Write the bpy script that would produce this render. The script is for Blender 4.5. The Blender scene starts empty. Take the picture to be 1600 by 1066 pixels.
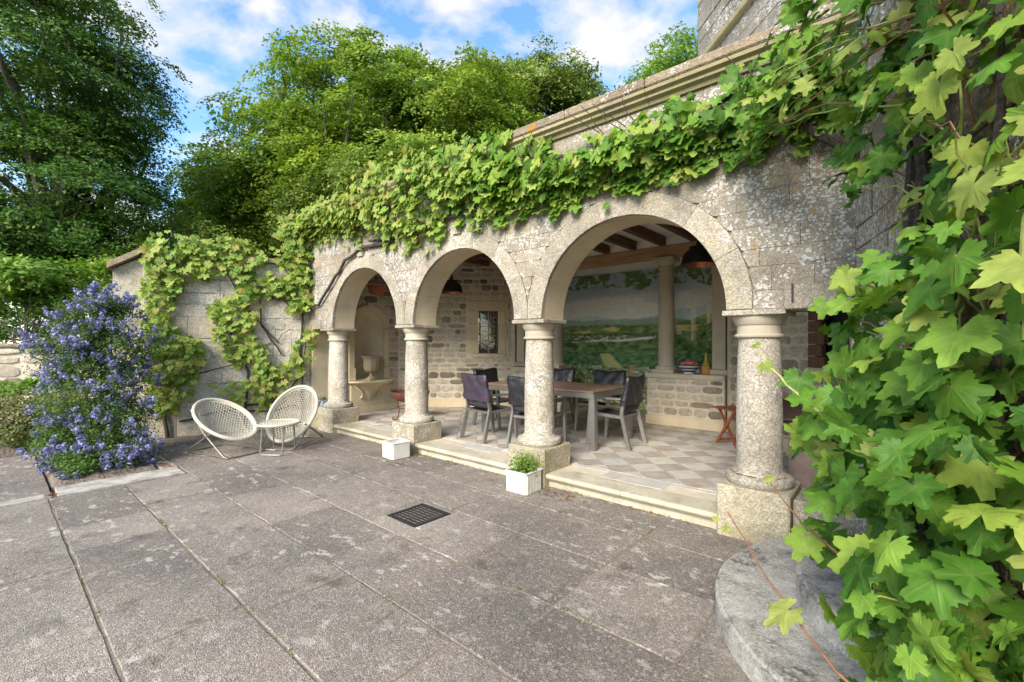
import bpy, bmesh, math, random
import numpy as np
from mathutils import Vector, Matrix

R = math.radians
sc = bpy.context.scene
COL = sc.collection
rng = np.random.default_rng(11)
random.seed(5)

# ------------------------------------------------------------------ camera, sky, sun, exposure
cam = bpy.data.cameras.new('camera'); cam_o = bpy.data.objects.new('camera', cam); COL.objects.link(cam_o)
cam_o.location = (0, 0, 1.49); cam_o.rotation_euler = (R(90), 0, R(40.6))
cam.lens = 15.885; cam.sensor_width = 36; cam.shift_y = 0.0025; cam.clip_start = 0.05; cam.clip_end = 2000
sc.camera = cam_o

SUN_ELEV, SUN_AZ = 33, 166          # azimuth of the sun, degrees clockwise from +Y
w = bpy.data.worlds.new('World'); sc.world = w; w.use_nodes = True
nt = w.node_tree; nt.nodes.clear()
def wn(t, **k):
    n = nt.nodes.new(t)
    for a, b in k.items(): setattr(n, a, b)
    return n
wl = nt.links.new
sky = wn('ShaderNodeTexSky', sky_type='NISHITA', sun_disc=False, sun_elevation=R(SUN_ELEV), sun_rotation=R(SUN_AZ), air_density=1.0, dust_density=0.3, ozone_density=2.2)
tc = wn('ShaderNodeTexCoord'); sep = wn('ShaderNodeSeparateXYZ'); wl(tc.outputs['Generated'], sep.inputs[0])
mx = wn('ShaderNodeMath', operation='MAXIMUM'); wl(sep.outputs[2], mx.inputs[0]); mx.inputs[1].default_value = 0.0
ad = wn('ShaderNodeMath', operation='ADD'); wl(mx.outputs[0], ad.inputs[0]); ad.inputs[1].default_value = 0.22
dvx = wn('ShaderNodeMath', operation='DIVIDE'); wl(sep.outputs[0], dvx.inputs[0]); wl(ad.outputs[0], dvx.inputs[1])
dvy = wn('ShaderNodeMath', operation='DIVIDE'); wl(sep.outputs[1], dvy.inputs[0]); wl(ad.outputs[0], dvy.inputs[1])
cmb = wn('ShaderNodeCombineXYZ'); wl(dvx.outputs[0], cmb.inputs[0]); wl(dvy.outputs[0], cmb.inputs[1]); cmb.inputs[2].default_value = 3.7
no = wn('ShaderNodeTexNoise'); no.inputs['Scale'].default_value = 4.4; no.inputs['Detail'].default_value = 7; no.inputs['Roughness'].default_value = 0.55; no.inputs['Distortion'].default_value = 0.25
wl(cmb.outputs[0], no.inputs['Vector'])
cr = wn('ShaderNodeValToRGB'); cr.color_ramp.elements[0].position = 0.445; cr.color_ramp.elements[1].position = 0.63
wl(no.outputs['Fac'], cr.inputs[0])
hue = wn('ShaderNodeHueSaturation'); hue.inputs['Saturation'].default_value = 1.14; hue.inputs['Value'].default_value = 1.3
wl(sky.outputs[0], hue.inputs['Color'])
mixc = wn('ShaderNodeMix', data_type='RGBA'); wl(cr.outputs[0], mixc.inputs['Factor']); wl(hue.outputs[0], mixc.inputs['A']); mixc.inputs['B'].default_value = (3.3, 3.27, 3.27, 1)
bgn = wn('ShaderNodeBackground'); bgn.inputs['Strength'].default_value = 0.135; wl(mixc.outputs['Result'], bgn.inputs['Color'])
wo = wn('ShaderNodeOutputWorld'); wl(bgn.outputs[0], wo.inputs[0])

sun = bpy.data.lights.new('sun', 'SUN'); sun_o = bpy.data.objects.new('sun', sun); COL.objects.link(sun_o)
sun.energy = 3.3; sun.angle = R(30); sun.color = (1.0, 0.92, 0.80)
sd = Vector((math.sin(R(SUN_AZ)) * math.cos(R(SUN_ELEV)), math.cos(R(SUN_AZ)) * math.cos(R(SUN_ELEV)), math.sin(R(SUN_ELEV))))
sun_o.rotation_euler = sd.to_track_quat('Z', 'Y').to_euler(); sun_o.location = sd * 30
sc.view_settings.view_transform = 'Standard'; sc.view_settings.look = 'None'; sc.view_settings.gamma = 1
sc.view_settings.exposure = 1.2
sc.cycles.use_denoising = True; sc.cycles.max_bounces = 8; sc.cycles.diffuse_bounces = 5; sc.cycles.use_adaptive_sampling = True; sc.cycles.adaptive_threshold = 0.02; sc.cycles.transparent_max_bounces = 8
sc.cycles.sample_clamp_indirect = 8

# ------------------------------------------------------------------ material helpers
class NT:
    def __init__(s, name):
        s.m = bpy.data.materials.new(name); s.m.use_nodes = True; s.t = s.m.node_tree; s.t.nodes.clear()
        s.out = s.t.nodes.new('ShaderNodeOutputMaterial'); s._pos = None
    def n(s, t, **k):
        q = s.t.nodes.new(t)
        for a, b in k.items(): setattr(q, a, b)
        return q
    def put(s, sock, v):
        if v is None: return
        if isinstance(v, bpy.types.NodeSocket): s.t.links.new(v, sock)
        elif isinstance(v, (tuple, list)): sock.default_value = (*v, 1) if len(v) == 3 and len(sock.default_value) == 4 else v
        else: sock.default_value = v
    def pos(s):
        if s._pos is None: s._pos = s.n('ShaderNodeNewGeometry').outputs['Position']
        return s._pos
    def obj(s): return s.n('ShaderNodeTexCoord').outputs['Object']
    def uv(s): return s.n('ShaderNodeTexCoord').outputs['UV']
    def map(s, v, scale=(1, 1, 1), rot=(0, 0, 0)):
        q = s.n('ShaderNodeMapping'); s.put(q.inputs['Vector'], v); q.inputs['Scale'].default_value = scale; q.inputs['Rotation'].default_value = rot
        return q.outputs[0]
    def noise(s, scale, detail=4, rough=0.55, v=None, dist=0):
        q = s.n('ShaderNodeTexNoise'); s.put(q.inputs['Vector'], v or s.pos()); q.inputs['Scale'].default_value = scale
        q.inputs['Detail'].default_value = detail; q.inputs['Roughness'].default_value = rough; q.inputs['Distortion'].default_value = dist
        return q.outputs['Fac']
    def vor(s, scale, feat='F1', out='Distance', v=None, rnd=1):
        q = s.n('ShaderNodeTexVoronoi', feature=feat); s.put(q.inputs['Vector'], v or s.pos()); q.inputs['Scale'].default_value = scale
        q.inputs['Randomness'].default_value = rnd
        return q.outputs[out]
    def math(s, op, a, b=None, c=None, clamp=False):
        q = s.n('ShaderNodeMath', operation=op, use_clamp=clamp); s.put(q.inputs[0], a); s.put(q.inputs[1], b)
        if c is not None: s.put(q.inputs[2], c)
        return q.outputs[0]
    def ramp(s, f, *stops):
        q = s.n('ShaderNodeValToRGB'); e = q.color_ramp.elements
        while len(e) < len(stops): e.new(0.5)
        for i, (p, c) in enumerate(stops):
            e[i].position = p; e[i].color = (c, c, c, 1) if isinstance(c, (int, float)) else (*c, 1)
        s.put(q.inputs[0], f); return q.outputs[0]
    def mix(s, f, a, b, mode='MIX'):
        q = s.n('ShaderNodeMix', data_type='RGBA', blend_type=mode)
        s.put(q.inputs['Factor'], f); s.put(q.inputs['A'], a); s.put(q.inputs['B'], b); return q.outputs['Result']
    def rand(s): return s.n('ShaderNodeObjectInfo').outputs['Random']
    def attr(s, name, out='Fac'): return s.n('ShaderNodeAttribute', attribute_name=name).outputs[out]
    def sepz(s, v, i=2):
        q = s.n('ShaderNodeSeparateXYZ'); s.put(q.inputs[0], v); return q.outputs[i]
    def bump(s, h, strength=0.5, dist=0.01, normal=None):
        q = s.n('ShaderNodeBump'); s.put(q.inputs['Height'], h); q.inputs['Strength'].default_value = strength; q.inputs['Distance'].default_value = dist
        if normal: s.put(q.inputs['Normal'], normal)
        return q.outputs[0]
    def fin(s, color, rough=0.85, normal=None, metal=0, spec=None, **k):
        p = s.n('ShaderNodeBsdfPrincipled'); s.put(p.inputs['Base Color'], color); s.put(p.inputs['Roughness'], rough); s.put(p.inputs['Metallic'], metal)
        if normal: s.put(p.inputs['Normal'], normal)
        if spec is not None: p.inputs['Specular IOR Level'].default_value = spec
        for a, b in k.items(): s.put(p.inputs[a.replace('_', ' ')], b)
        s.t.links.new(p.outputs[0], s.out.inputs[0]); s.bsdf = p
        return s.m

M = {}
def hsvar(t, col, amt=0.12):
    r = t.rand(); f = t.math('MULTIPLY_ADD', r, 2 * amt, 1 - amt)
    return t.mix(1.0, col, f, 'MULTIPLY')

def pebble_stone(name, base, lichen=0.0, orange=0.0, green=0.0, peb_scale=68, con=1.0):
    """rough aggregate limestone, pebbles in the face, optional crusts of white and orange lichen"""
    t = NT(name)
    big = t.noise(1.9, 6, 0.62); mid = t.noise(9, 5)
    c = t.ramp(big, (0.28, tuple(x * 0.62 for x in base)), (0.5, base), (0.72, tuple(min(x * 1.16, 1) for x in base)))
    pv = t.n('ShaderNodeTexVoronoi'); t.put(pv.inputs['Vector'], t.pos()); pv.inputs['Scale'].default_value = peb_scale
    peb = t.ramp(t.sepz(pv.outputs['Color'], 0), (0.0, 1 - .55 * con), (0.35, 1 - .12 * con), (0.65, 1.0), (0.88, 1 + .38 * con))
    c = t.mix(0.9, c, peb, 'MULTIPLY')
    c = t.mix(t.ramp(pv.outputs['Distance'], (0.4, 0.0), (0.75, 0.4 * con)), c, tuple(x * 0.35 for x in base))
    c = t.mix(t.ramp(mid, (0.52, 0.0), (0.75, 0.55)), c, (0.15, 0.128, 0.098))
    h = t.math('ADD', t.math('MULTIPLY', pv.outputs['Distance'], -0.5), t.math('MULTIPLY', mid, 0.9))
    if lichen:
        area = t.noise(1.15, 3, 0.5); gsum = t.math('ADD', t.noise(4.6, 6, 0.7), t.math('MULTIPLY', t.math('SUBTRACT', area, 0.5), 1.1))
        wob = t.mix(0.05, t.pos(), t.n('ShaderNodeTexNoise').outputs['Color'], 'ADD')
        for scl, lo, wd, col in ((17, .30, .05, (0.56, 0.55, 0.51)), (40, .36, .06, (0.66, 0.65, 0.61))):
            blot = t.ramp(t.vor(scl, v=wob), (lo, 1.0), (lo + wd, 0.0)); g0 = 0.60 - 0.13 * lichen
            f = t.math('MULTIPLY', blot, t.ramp(gsum, (g0, 0.0), (g0 + .05, 1.0)))
            f = t.math('MULTIPLY', f, t.ramp(t.noise(75, 3), (0.32, 0.3), (0.55, 1.0)))
            c = t.mix(t.math('MULTIPLY', f, 0.88), c, col); h = t.math('ADD', h, t.math('MULTIPLY', f, 0.3))
        c = t.mix(t.ramp(t.noise(2.3, 4, 0.7, v=t.map(t.pos(), (1.3, 1, 1.1))), (0.58, 0.0), (0.72, 0.55)), c, (0.13, 0.115, 0.065))
    if green:
        c = t.mix(t.ramp(t.noise(3.2, 5, 0.7, v=t.map(t.pos(), (1, 1, 1.6))), (0.46, 0.0), (0.66, green)), c, (0.30, 0.27, 0.12))
    if orange:
        of = t.math('MULTIPLY', t.ramp(t.noise(6.5, 5, 0.6, v=t.map(t.pos(), (1, 1, 1), (0.4, 0.2, 0))), (0.735 - 0.12 * orange, 0.0), (0.76 - 0.1 * orange, 1.0)), 0.85)
        c = t.mix(of, c, (0.42, 0.2, 0.03))
    c = hsvar(t, c, 0.12)
    return t.fin(c, 0.93, t.bump(h, 0.75, 0.012), spec=0.2)

def limestone(name, base, green=0.0, dirt=0.25):
    t = NT(name)
    c = t.ramp(t.noise(2.3, 6, 0.6), (0.3, tuple(x * 0.8 for x in base)), (0.7, tuple(x * 1.08 for x in base)))
    c = t.mix(t.ramp(t.noise(55, 3), (0.5, 0.0), (0.8, dirt)), c, tuple(x * 0.55 for x in base))
    c = t.mix(t.ramp(t.noise(5, 6, 0.7), (0.5, 0.0), (0.75, dirt * 1.4)), c, (0.2, 0.17, 0.12))
    if green:
        c = t.mix(t.ramp(t.noise(4, 5, 0.7, v=t.map(t.pos(), (1, 1, 1.8))), (0.45, 0.0), (0.66, green)), c, (0.27, 0.25, 0.09))
    c = hsvar(t, c, 0.07)
    return t.fin(c, 0.85, t.bump(t.math('ADD', t.noise(40, 5), t.noise(160, 2)), 0.25, 0.006), spec=0.25)

M['column'] = pebble_stone('aggregate_column_stone', (0.45, 0.40, 0.32), 0.12, 0, 0, 84, .75)
M['plinth'] = pebble_stone('plinth_stone', (0.43, 0.375, 0.27), 0.1, 0.35, 0.6, 90, .7)
M['arch'] = pebble_stone('aggregate_arch_stone', (0.37, 0.325, 0.26), 0.55, 0.25, 0.2, 96, .75)
M['facade'] = pebble_stone('lichened_wall_stone', (0.33, 0.285, 0.225), 1.35, 0.75, 0, 110, .7)
M['wing'] = pebble_stone('pale_wing_stone', (0.50, 0.44, 0.35), 1.2, 0.1, 0.2, 90, .8)
M['house'] = pebble_stone('house_corner_stone', (0.20, 0.155, 0.11), 0.1, 1.25)
M['tower'] = pebble_stone('house_upper_stone', (0.27, 0.24, 0.205), 1.1, 0.6, 0, 60, .6)
M['lime'] = limestone('smooth_limestone', (0.60, 0.50, 0.34), 0.0, 0.12)
M['inner'] = limestone('inner_column_stone', (0.47, 0.41, 0.31), 0, .15)
M['step'] = limestone('step_stone', (0.53, 0.48, 0.37), 0.35, 0.5)
M['coping'] = pebble_stone('coping_stone', (0.30, 0.235, 0.165), 0.15, 0.5, 0.2, 80, .6)
M['mould'] = limestone('cornice_stone', (0.34, 0.29, 0.17), 0.6, 0.8)

def rubble(name):
    t = NT(name); r = t.rand()
    c = t.ramp(r, (0.0, (0.15, 0.12, 0.09)), (0.12, (0.25, 0.205, 0.155)), (0.35, (0.40, 0.335, 0.26)), (0.6, (0.50, 0.425, 0.325)), (0.85, (0.43, 0.39, 0.33)), (1.0, (0.55, 0.475, 0.37)))
    n1 = t.noise(14, 6, 0.65)
    c = t.mix(1.0, c, t.ramp(n1, (0.25, 0.6), (0.7, 1.2)), 'MULTIPLY')
    c = t.mix(t.ramp(t.noise(5, 5, 0.6), (0.55, 0.0), (0.75, 0.5)), c, (0.42, 0.36, 0.26))
    return t.fin(c, 0.9, t.bump(t.math('ADD', n1, t.math('MULTIPLY', t.noise(70, 4), 0.5)), 0.9, 0.014), spec=0.2)
M['rubble'] = rubble('rubble_stone')
t = NT('lime_mortar'); c = t.ramp(t.noise(8, 6, 0.65), (0.3, (0.46, 0.40, 0.30)), (0.7, (0.63, 0.56, 0.44)))
M['mortar'] = t.fin(c, 0.95, t.bump(t.noise(60, 5), 0.5, 0.008), spec=0.1)

# paving: brown grey aggregate with pale lichen, darker moss and sandy scuffs
t = NT('aggregate_paving')
c = t.ramp(t.noise(0.75, 6, 0.62), (0.30, (0.150, 0.132, 0.117)), (0.5, (0.225, 0.193, 0.162)), (0.70, (0.30, 0.258, 0.212)))
c = hsvar(t, c, 0.17)
pv = t.n('ShaderNodeTexVoronoi'); t.put(pv.inputs['Vector'], t.pos()); pv.inputs['Scale'].default_value = 150
c = t.mix(0.9, c, t.ramp(t.sepz(pv.outputs['Color'], 0), (0.0, 0.55), (0.4, 0.92), (0.75, 1.05), (0.95, 1.6)), 'MULTIPLY')
pv2 = t.n('ShaderNodeTexVoronoi'); t.put(pv2.inputs['Vector'], t.pos()); pv2.inputs['Scale'].default_value = 70
c = t.mix(t.ramp(t.sepz(pv2.outputs['Color'], 1), (0.9, 0.0), (0.93, 0.4)), c, (0.44, 0.41, 0.36))
stre = t.map(t.pos(), (1.0, 1.5, 1))
lic = t.math('MULTIPLY', t.ramp(t.noise(6.5, 6, 0.66, v=stre), (0.575, 0.0), (0.61, 1.0)), t.ramp(t.noise(0.9, 3), (0.42, 0.2), (0.6, 1.0)))
c = t.mix(t.math('MULTIPLY', lic, 0.75), c, (0.50, 0.47, 0.41))
c = t.mix(t.ramp(t.noise(3.1, 5, 0.7), (0.57, 0.0), (0.70, 0.7)), c, (0.08, 0.062, 0.048))
c = t.mix(t.ramp(t.noise(1.9, 7, 0.75, v=t.map(t.pos(), (1, 1, 1), (0, 0, 1.1))), (0.56, 0.0), (0.62, 0.35)), c, (0.105, 0.10, 0.095))
c = t.mix(t.ramp(t.noise(1.3, 5, 0.6, v=t.map(t.pos(), (1, 1, 1), (0, 0, 0.7))), (0.57, 0.0), (0.75, 0.4)), c, (0.31, 0.265, 0.21))
M['paving'] = t.fin(c, 0.93, t.bump(t.math('ADD', t.math('MULTIPLY', pv.outputs['Distance'], -0.7), t.math('MULTIPLY', t.noise(7, 5), 0.8)), 0.6, 0.009), spec=0.2)
t = NT('paving_joint'); c = t.ramp(t.noise(5, 5), (0.35, (0.13, 0.105, 0.078)), (0.5, (0.25, 0.21, 0.16)), (0.75, (0.19, 0.125, 0.085)))
M['joint'] = t.fin(c, 0.95, t.bump(t.noise(90, 4), 0.8, 0.01))
t = NT('pale_kerb_stone'); c = t.ramp(t.noise(4, 6, 0.7), (0.35, (0.20, 0.18, 0.15)), (0.6, (0.46, 0.43, 0.37)))
M['kerb'] = t.fin(c, 0.9, t.bump(t.noise(40, 6), 0.6, 0.01))
def steps_mat():
    t = NT('weathered_step_stone')
    c = t.ramp(t.noise(5, 8, 0.75), (0.36, (0.11, 0.104, 0.092)), (0.46, (0.33, 0.31, 0.27)), (0.6, (0.48, 0.45, 0.39)), (0.7, (0.6, 0.57, 0.51)))
    c = t.mix(t.ramp(t.vor(30), (.28, .5), (.36, 0.0)), c, (0.5, 0.48, 0.43))
    c = t.mix(0.8, c, t.ramp(t.noise(90, 3), (0.3, 0.6), (0.7, 1.25)), 'MULTIPLY')
    return t.fin(c, 0.92, t.bump(t.math('ADD', t.noise(25, 6), t.noise(110, 3)), 0.6, 0.01), spec=0.2)
M['steps'] = steps_mat()
def tile(name, a, b):
    t = NT(name); c = t.mix(t.rand(), a, b); c = t.mix(1.0, c, t.ramp(t.noise(7, 6, 0.65), (0.3, 0.78), (0.7, 1.15)), 'MULTIPLY')
    c = t.mix(t.ramp(t.noise(40, 4), (0.6, 0.0), (0.8, 0.3)), c, (0.18, 0.14, 0.1))
    return t.fin(c, t.ramp(t.noise(9, 4), (0.3, 0.5), (0.7, 0.75)), t.bump(t.noise(22, 5), 0.25, 0.006), spec=0.35)
M['tile_pale'] = tile('pale_floor_tile', (0.50, 0.46, 0.39), (0.42, 0.41, 0.38))
M['tile_dark'] = tile('brown_floor_tile', (0.38, 0.315, 0.245), (0.34, 0.31, 0.275))
M['border'] = tile('border_slab', (0.50, 0.48, 0.43), (0.47, 0.44, 0.38))

def plain(name, col, rough=0.6, metal=0, nscale=12, var=0.2, bump=0.15, spec=None, bd=0.004):
    t = NT(name); n = t.noise(nscale, 5)
    c = t.mix(1.0, col, t.ramp(n, (0.3, 1 - var), (0.7, 1 + var)), 'MULTIPLY')
    return t.fin(c, rough, t.bump(n, bump, bd), metal, spec)
def wood(name, a, b, axis='x', rough=0.6, sc_=1.0):
    t = NT(name); s = {'x': (2, 22, 22), 'y': (22, 2, 22), 'z': (22, 22, 2)}[axis]
    g = t.noise(1.6 * sc_, 6, 0.6, v=t.map(t.pos(), s), dist=0.4)
    c = hsvar(t, t.ramp(g, (0.3, a), (0.7, b)), 0.15)
    return t.fin(c, rough, t.bump(g, 0.3, 0.004), spec=0.3)
M['plaster'] = plain('ceiling_plaster', (0.76, 0.72, 0.66), 0.9, nscale=5, var=0.08)
M['joist'] = wood('dark_joist_wood', (0.06, 0.03, 0.016), (0.16, 0.085, 0.048), 'y')
M['beam'] = wood('honey_beam_wood', (0.32, 0.18, 0.09), (0.52, 0.32, 0.17), 'x')
M['table_wood'] = wood('table_slat_wood', (0.12, 0.075, 0.055), (0.22, 0.145, 0.105), 'x', 0.5)
M['stool'] = wood('oiled_red_wood', (0.16, 0.045, 0.022), (0.30, 0.095, 0.05), 'z', 0.5)
M['cabinet'] = wood('dark_cabinet_wood', (0.05, 0.032, 0.026), (0.12, 0.075, 0.06), 'x', 0.6)
M['cab_body'] = plain('cabinet_body', (0.19, 0.14, 0.12), 0.6)
M['alu'] = plain('grey_aluminium', (0.30, 0.285, 0.26), 0.38, 0.75, 20, 0.1)
M['sling'] = plain('charcoal_sling', (0.035, 0.033, 0.035), 0.75, 0, 200, 0.3, 0.3)
M['cover_black'] = plain('black_vinyl_cover', (0.018, 0.017, 0.02), 0.38, 0, 9, 0.3, 0.9, bd=0.03)
M['cover_purple'] = plain('purple_vinyl_cover', (0.045, 0.034, 0.052), 0.32, 0, 9, 0.3, 0.9, bd=0.03)
M['black_metal'] = plain('blackened_metal', (0.028, 0.025, 0.023), 0.45, 0.7, 20, 0.3)
M['copper'] = plain('copper_inner', (0.45, 0.17, 0.09), 0.35, 0.8, 20, 0.3)
M['terracotta'] = plain('terracotta', (0.33, 0.105, 0.055), 0.85, 0, 14, 0.2)
M['rust'] = plain('rusty_iron', (0.115, 0.04, 0.028), 0.75, 0.2, 18, 0.4, 0.4)
M['iron'] = plain('dark_cast_iron', (0.035, 0.035, 0.036), 0.6, 0.4, 40, 0.3)
t = NT('white_painted_wood'); c = t.ramp(t.noise(9, 6, .7), (.35, (.70, .69, .65)), (.6, (.62, .60, .54)), (.75, (.40, .37, .29))); M['white_paint'] = t.fin(hsvar(t, c, .05), .55, t.bump(t.noise(30, 4), .15, .004))
M['soil'] = plain('bed_soil', (0.19, 0.15, 0.115), 0.95, 0, 30, 0.5, 1.0, bd=0.03)
M['grass'] = plain('rough_grass', (0.055, 0.085, 0.025), 0.95, 0, 8, 0.5, 1.0, bd=0.05)
M['cane'] = plain('weathered_cane', (0.45, 0.42, 0.345), 0.7, 0, 60, 0.2, 0.4)
M['tube'] = plain('tarnished_tube', (0.26, 0.245, 0.21), 0.45, 0.6, 40, 0.3)
M['pot_blue'] = plain('slate_blue_pot', (0.22, 0.26, 0.30), 0.5)
M['dark_wood_frame'] = plain('dark_window_frame', (0.04, 0.022, 0.018), 0.5)
M['lead'] = plain('pale_lead', (0.32, 0.29, 0.24), 0.5)
t = NT('window_glass'); M['glass'] = t.fin(t.ramp(t.noise(14, 4), (0.4, (0.004, 0.006, 0.005)), (0.7, (0.02, 0.03, 0.018))), 0.06, t.bump(t.noise(9, 2), 0.15, 0.01), spec=1.0)
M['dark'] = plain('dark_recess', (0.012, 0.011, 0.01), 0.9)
M['brick'] = plain('old_red_brick', (0.13, 0.065, 0.045), 0.9, 0, 25, 0.4, 0.6)
M['bark'] = plain('vine_bark', (0.055, 0.043, 0.035), 0.95, 0, 60, 0.5, 1.0, bd=0.01)
M['tree_bark'] = plain('tree_bark', (0.10, 0.085, 0.065), 0.95, 0, 9, 0.4, 1.0, bd=0.03)
M['red_cane'] = plain('young_red_cane', (0.20, 0.095, 0.045), 0.5, 0, 30, 0.3)
M['green_cane'] = plain('young_green_cane', (0.33, 0.36, 0.10), 0.5, 0, 30, 0.3)
M['bowl'] = None
t = NT('blue_banded_glaze'); z = t.sepz(t.obj()); st = t.math('FRACT', t.math('MULTIPLY', z, 19.0)); 
M['bowl'] = t.fin(t.mix(t.ramp(st, (0.5, 0.0), (0.54, 1.0)), (0.55, 0.54, 0.5), (0.06, 0.08, 0.15)), 0.25)
M['peach'] = plain('peach_skin', (0.40, 0.13, 0.08), 0.6, 0, 20, 0.4)
M['grape'] = plain('grape_skin', (0.03, 0.02, 0.05), 0.35)
M['straw'] = plain('straw_wrap', (0.42, 0.20, 0.04), 0.8, 0, 60, 0.4)
M['oil'] = plain('yellow_bottle', (0.34, 0.30, 0.05), 0.3)

def leafmat(name, stops, trans=0.35, rough=0.5, veins=True, bright=1.0):
    t = NT(name)
    r = t.math('FRACT', t.math('ADD', t.rand(), t.attr('rnd')))
    c = t.ramp(r, *stops)
    if veins:
        u = t.attr('vein')
        c = t.mix(t.math('MULTIPLY', u, 0.14), c, (0.36, 0.44, 0.14))
        c = t.mix(1.0, c, t.ramp(t.noise(28, 3), (0.3, 0.8), (0.7, 1.15)), 'MULTIPLY')
        c = t.mix(t.ramp(t.noise(19, 4), (.70, 0.0), (.76, .6)), c, (.20, .13, .05))
    p = t.n('ShaderNodeBsdfPrincipled'); t.put(p.inputs['Base Color'], c); p.inputs['Roughness'].default_value = rough; p.inputs['Specular IOR Level'].default_value = 0.22
    tr = t.n('ShaderNodeBsdfTranslucent'); t.put(tr.inputs['Color'], t.mix(1.0, c, (1.35, 1.45, 0.6), 'MULTIPLY'))
    if veins:
        b = t.bump(t.math('ADD', t.math('MULTIPLY', t.attr('vein'), -1.0), t.math('MULTIPLY', t.noise(90, 3), 0.35)), 0.6, 0.004); t.put(p.inputs['Normal'], b)
    ms = t.n('ShaderNodeMixShader'); ms.inputs[0].default_value = trans
    t.t.links.new(p.outputs[0], ms.inputs[1]); t.t.links.new(tr.outputs[0], ms.inputs[2]); t.t.links.new(ms.outputs[0], t.out.inputs[0])
    return t.m
M['vine_pale'] = leafmat('pale_vine_leaf', ((0.0, (0.17, 0.26, 0.045)), (0.4, (0.25, 0.34, 0.065)), (0.8, (0.33, 0.40, 0.10)), (0.97, (0.36, 0.30, 0.08))), 0.35)
M['vine_mid'] = leafmat('green_vine_leaf', ((0.0, (0.06, 0.15, 0.015)), (0.45, (0.125, 0.25, 0.025)), (0.8, (0.21, 0.33, 0.04)), (1.0, (0.33, 0.41, 0.07))), 0.32)
M['vine_deep'] = leafmat('deep_vine_leaf', ((0.0, (0.035, 0.105, 0.012)), (0.5, (0.08, 0.19, 0.02)), (0.85, (0.14, 0.27, 0.03)), (1.0, (0.21, 0.32, 0.045))), 0.28)
M['vine_tip'] = leafmat('yellow_vine_leaf', ((0.0, (0.26, 0.36, 0.06)), (1.0, (0.42, 0.45, 0.12))), 0.4)
M['beech'] = leafmat('beech_leaf', ((0.0, (0.10, 0.175, 0.024)), (0.5, (0.22, 0.315, 0.045)), (1.0, (0.40, 0.45, 0.08))), 0.35, veins=False)
M['olive'] = leafmat('olive_leaf', ((0.0, (0.09, 0.15, 0.03)), (0.5, (0.17, 0.24, 0.05)), (1.0, (0.27, 0.31, 0.08))), 0.3, veins=False)
M['darkleaf'] = leafmat('dark_tree_leaf', ((0.0, (0.04, 0.10, 0.02)), (0.5, (0.095, 0.19, 0.034)), (1.0, (0.18, 0.28, 0.06))), 0.3, veins=False)
M['limeleaf'] = leafmat('lime_shrub_leaf', ((0.0, (0.10, 0.21, 0.03)), (0.5, (0.18, 0.30, 0.05)), (1.0, (0.29, 0.36, 0.10))), 0.35, veins=False)
M['bushleaf'] = leafmat('ceanothus_leaf', ((0.0, (0.045, 0.10, 0.022)), (0.6, (0.085, 0.165, 0.03)), (1.0, (0.15, 0.22, 0.05))), 0.25, veins=False)
M['dryleaf'] = leafmat('low_shrub_leaf', ((0.0, (0.09, 0.13, 0.035)), (0.6, (0.17, 0.19, 0.06)), (1.0, (0.26, 0.22, 0.09))), 0.25, veins=False)
M['flower'] = leafmat('blue_flower', ((0.0, (0.11, 0.11, 0.31)), (0.5, (0.21, 0.21, 0.45)), (1.0, (0.40, 0.40, 0.64))), 0.25, veins=False)
M['litter'] = leafmat('dry_leaf', ((0.0, (0.16, 0.07, 0.035)), (1.0, (0.36, 0.20, 0.10))), 0.1, veins=False)

# ------------------------------------------------------------------ object helpers
def link(o, parent=None):
    COL.objects.link(o)
    if parent is not None: o.parent = parent
    return o
def empty(name, loc=(0, 0, 0), rz=0, label=None, cat=None, group=None, kind=None, parent=None):
    o = bpy.data.objects.new(name, None); o.empty_display_size = 0.1; link(o, parent); o.location = loc; o.rotation_euler = (0, 0, rz)
    return tag(o, label, cat, group, kind)
def tag(o, label=None, cat=None, group=None, kind=None):
    if label: o['label'] = label
    if cat: o['category'] = cat
    if group: o['group'] = group
    if kind: o['kind'] = kind
    return o
def mobj(name, me, mat, parent=None, smooth=False):
    if mat is not None and not me.materials: me.materials.append(M[mat] if isinstance(mat, str) else mat)
    if smooth: me.polygons.foreach_set('use_smooth', [True] * len(me.polygons))
    return link(bpy.data.objects.new(name, me), parent)
def mesh(name, vs, fs):
    me = bpy.data.meshes.new(name); me.from_pydata([tuple(v) for v in vs], [], fs); me.update(); return me
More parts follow.
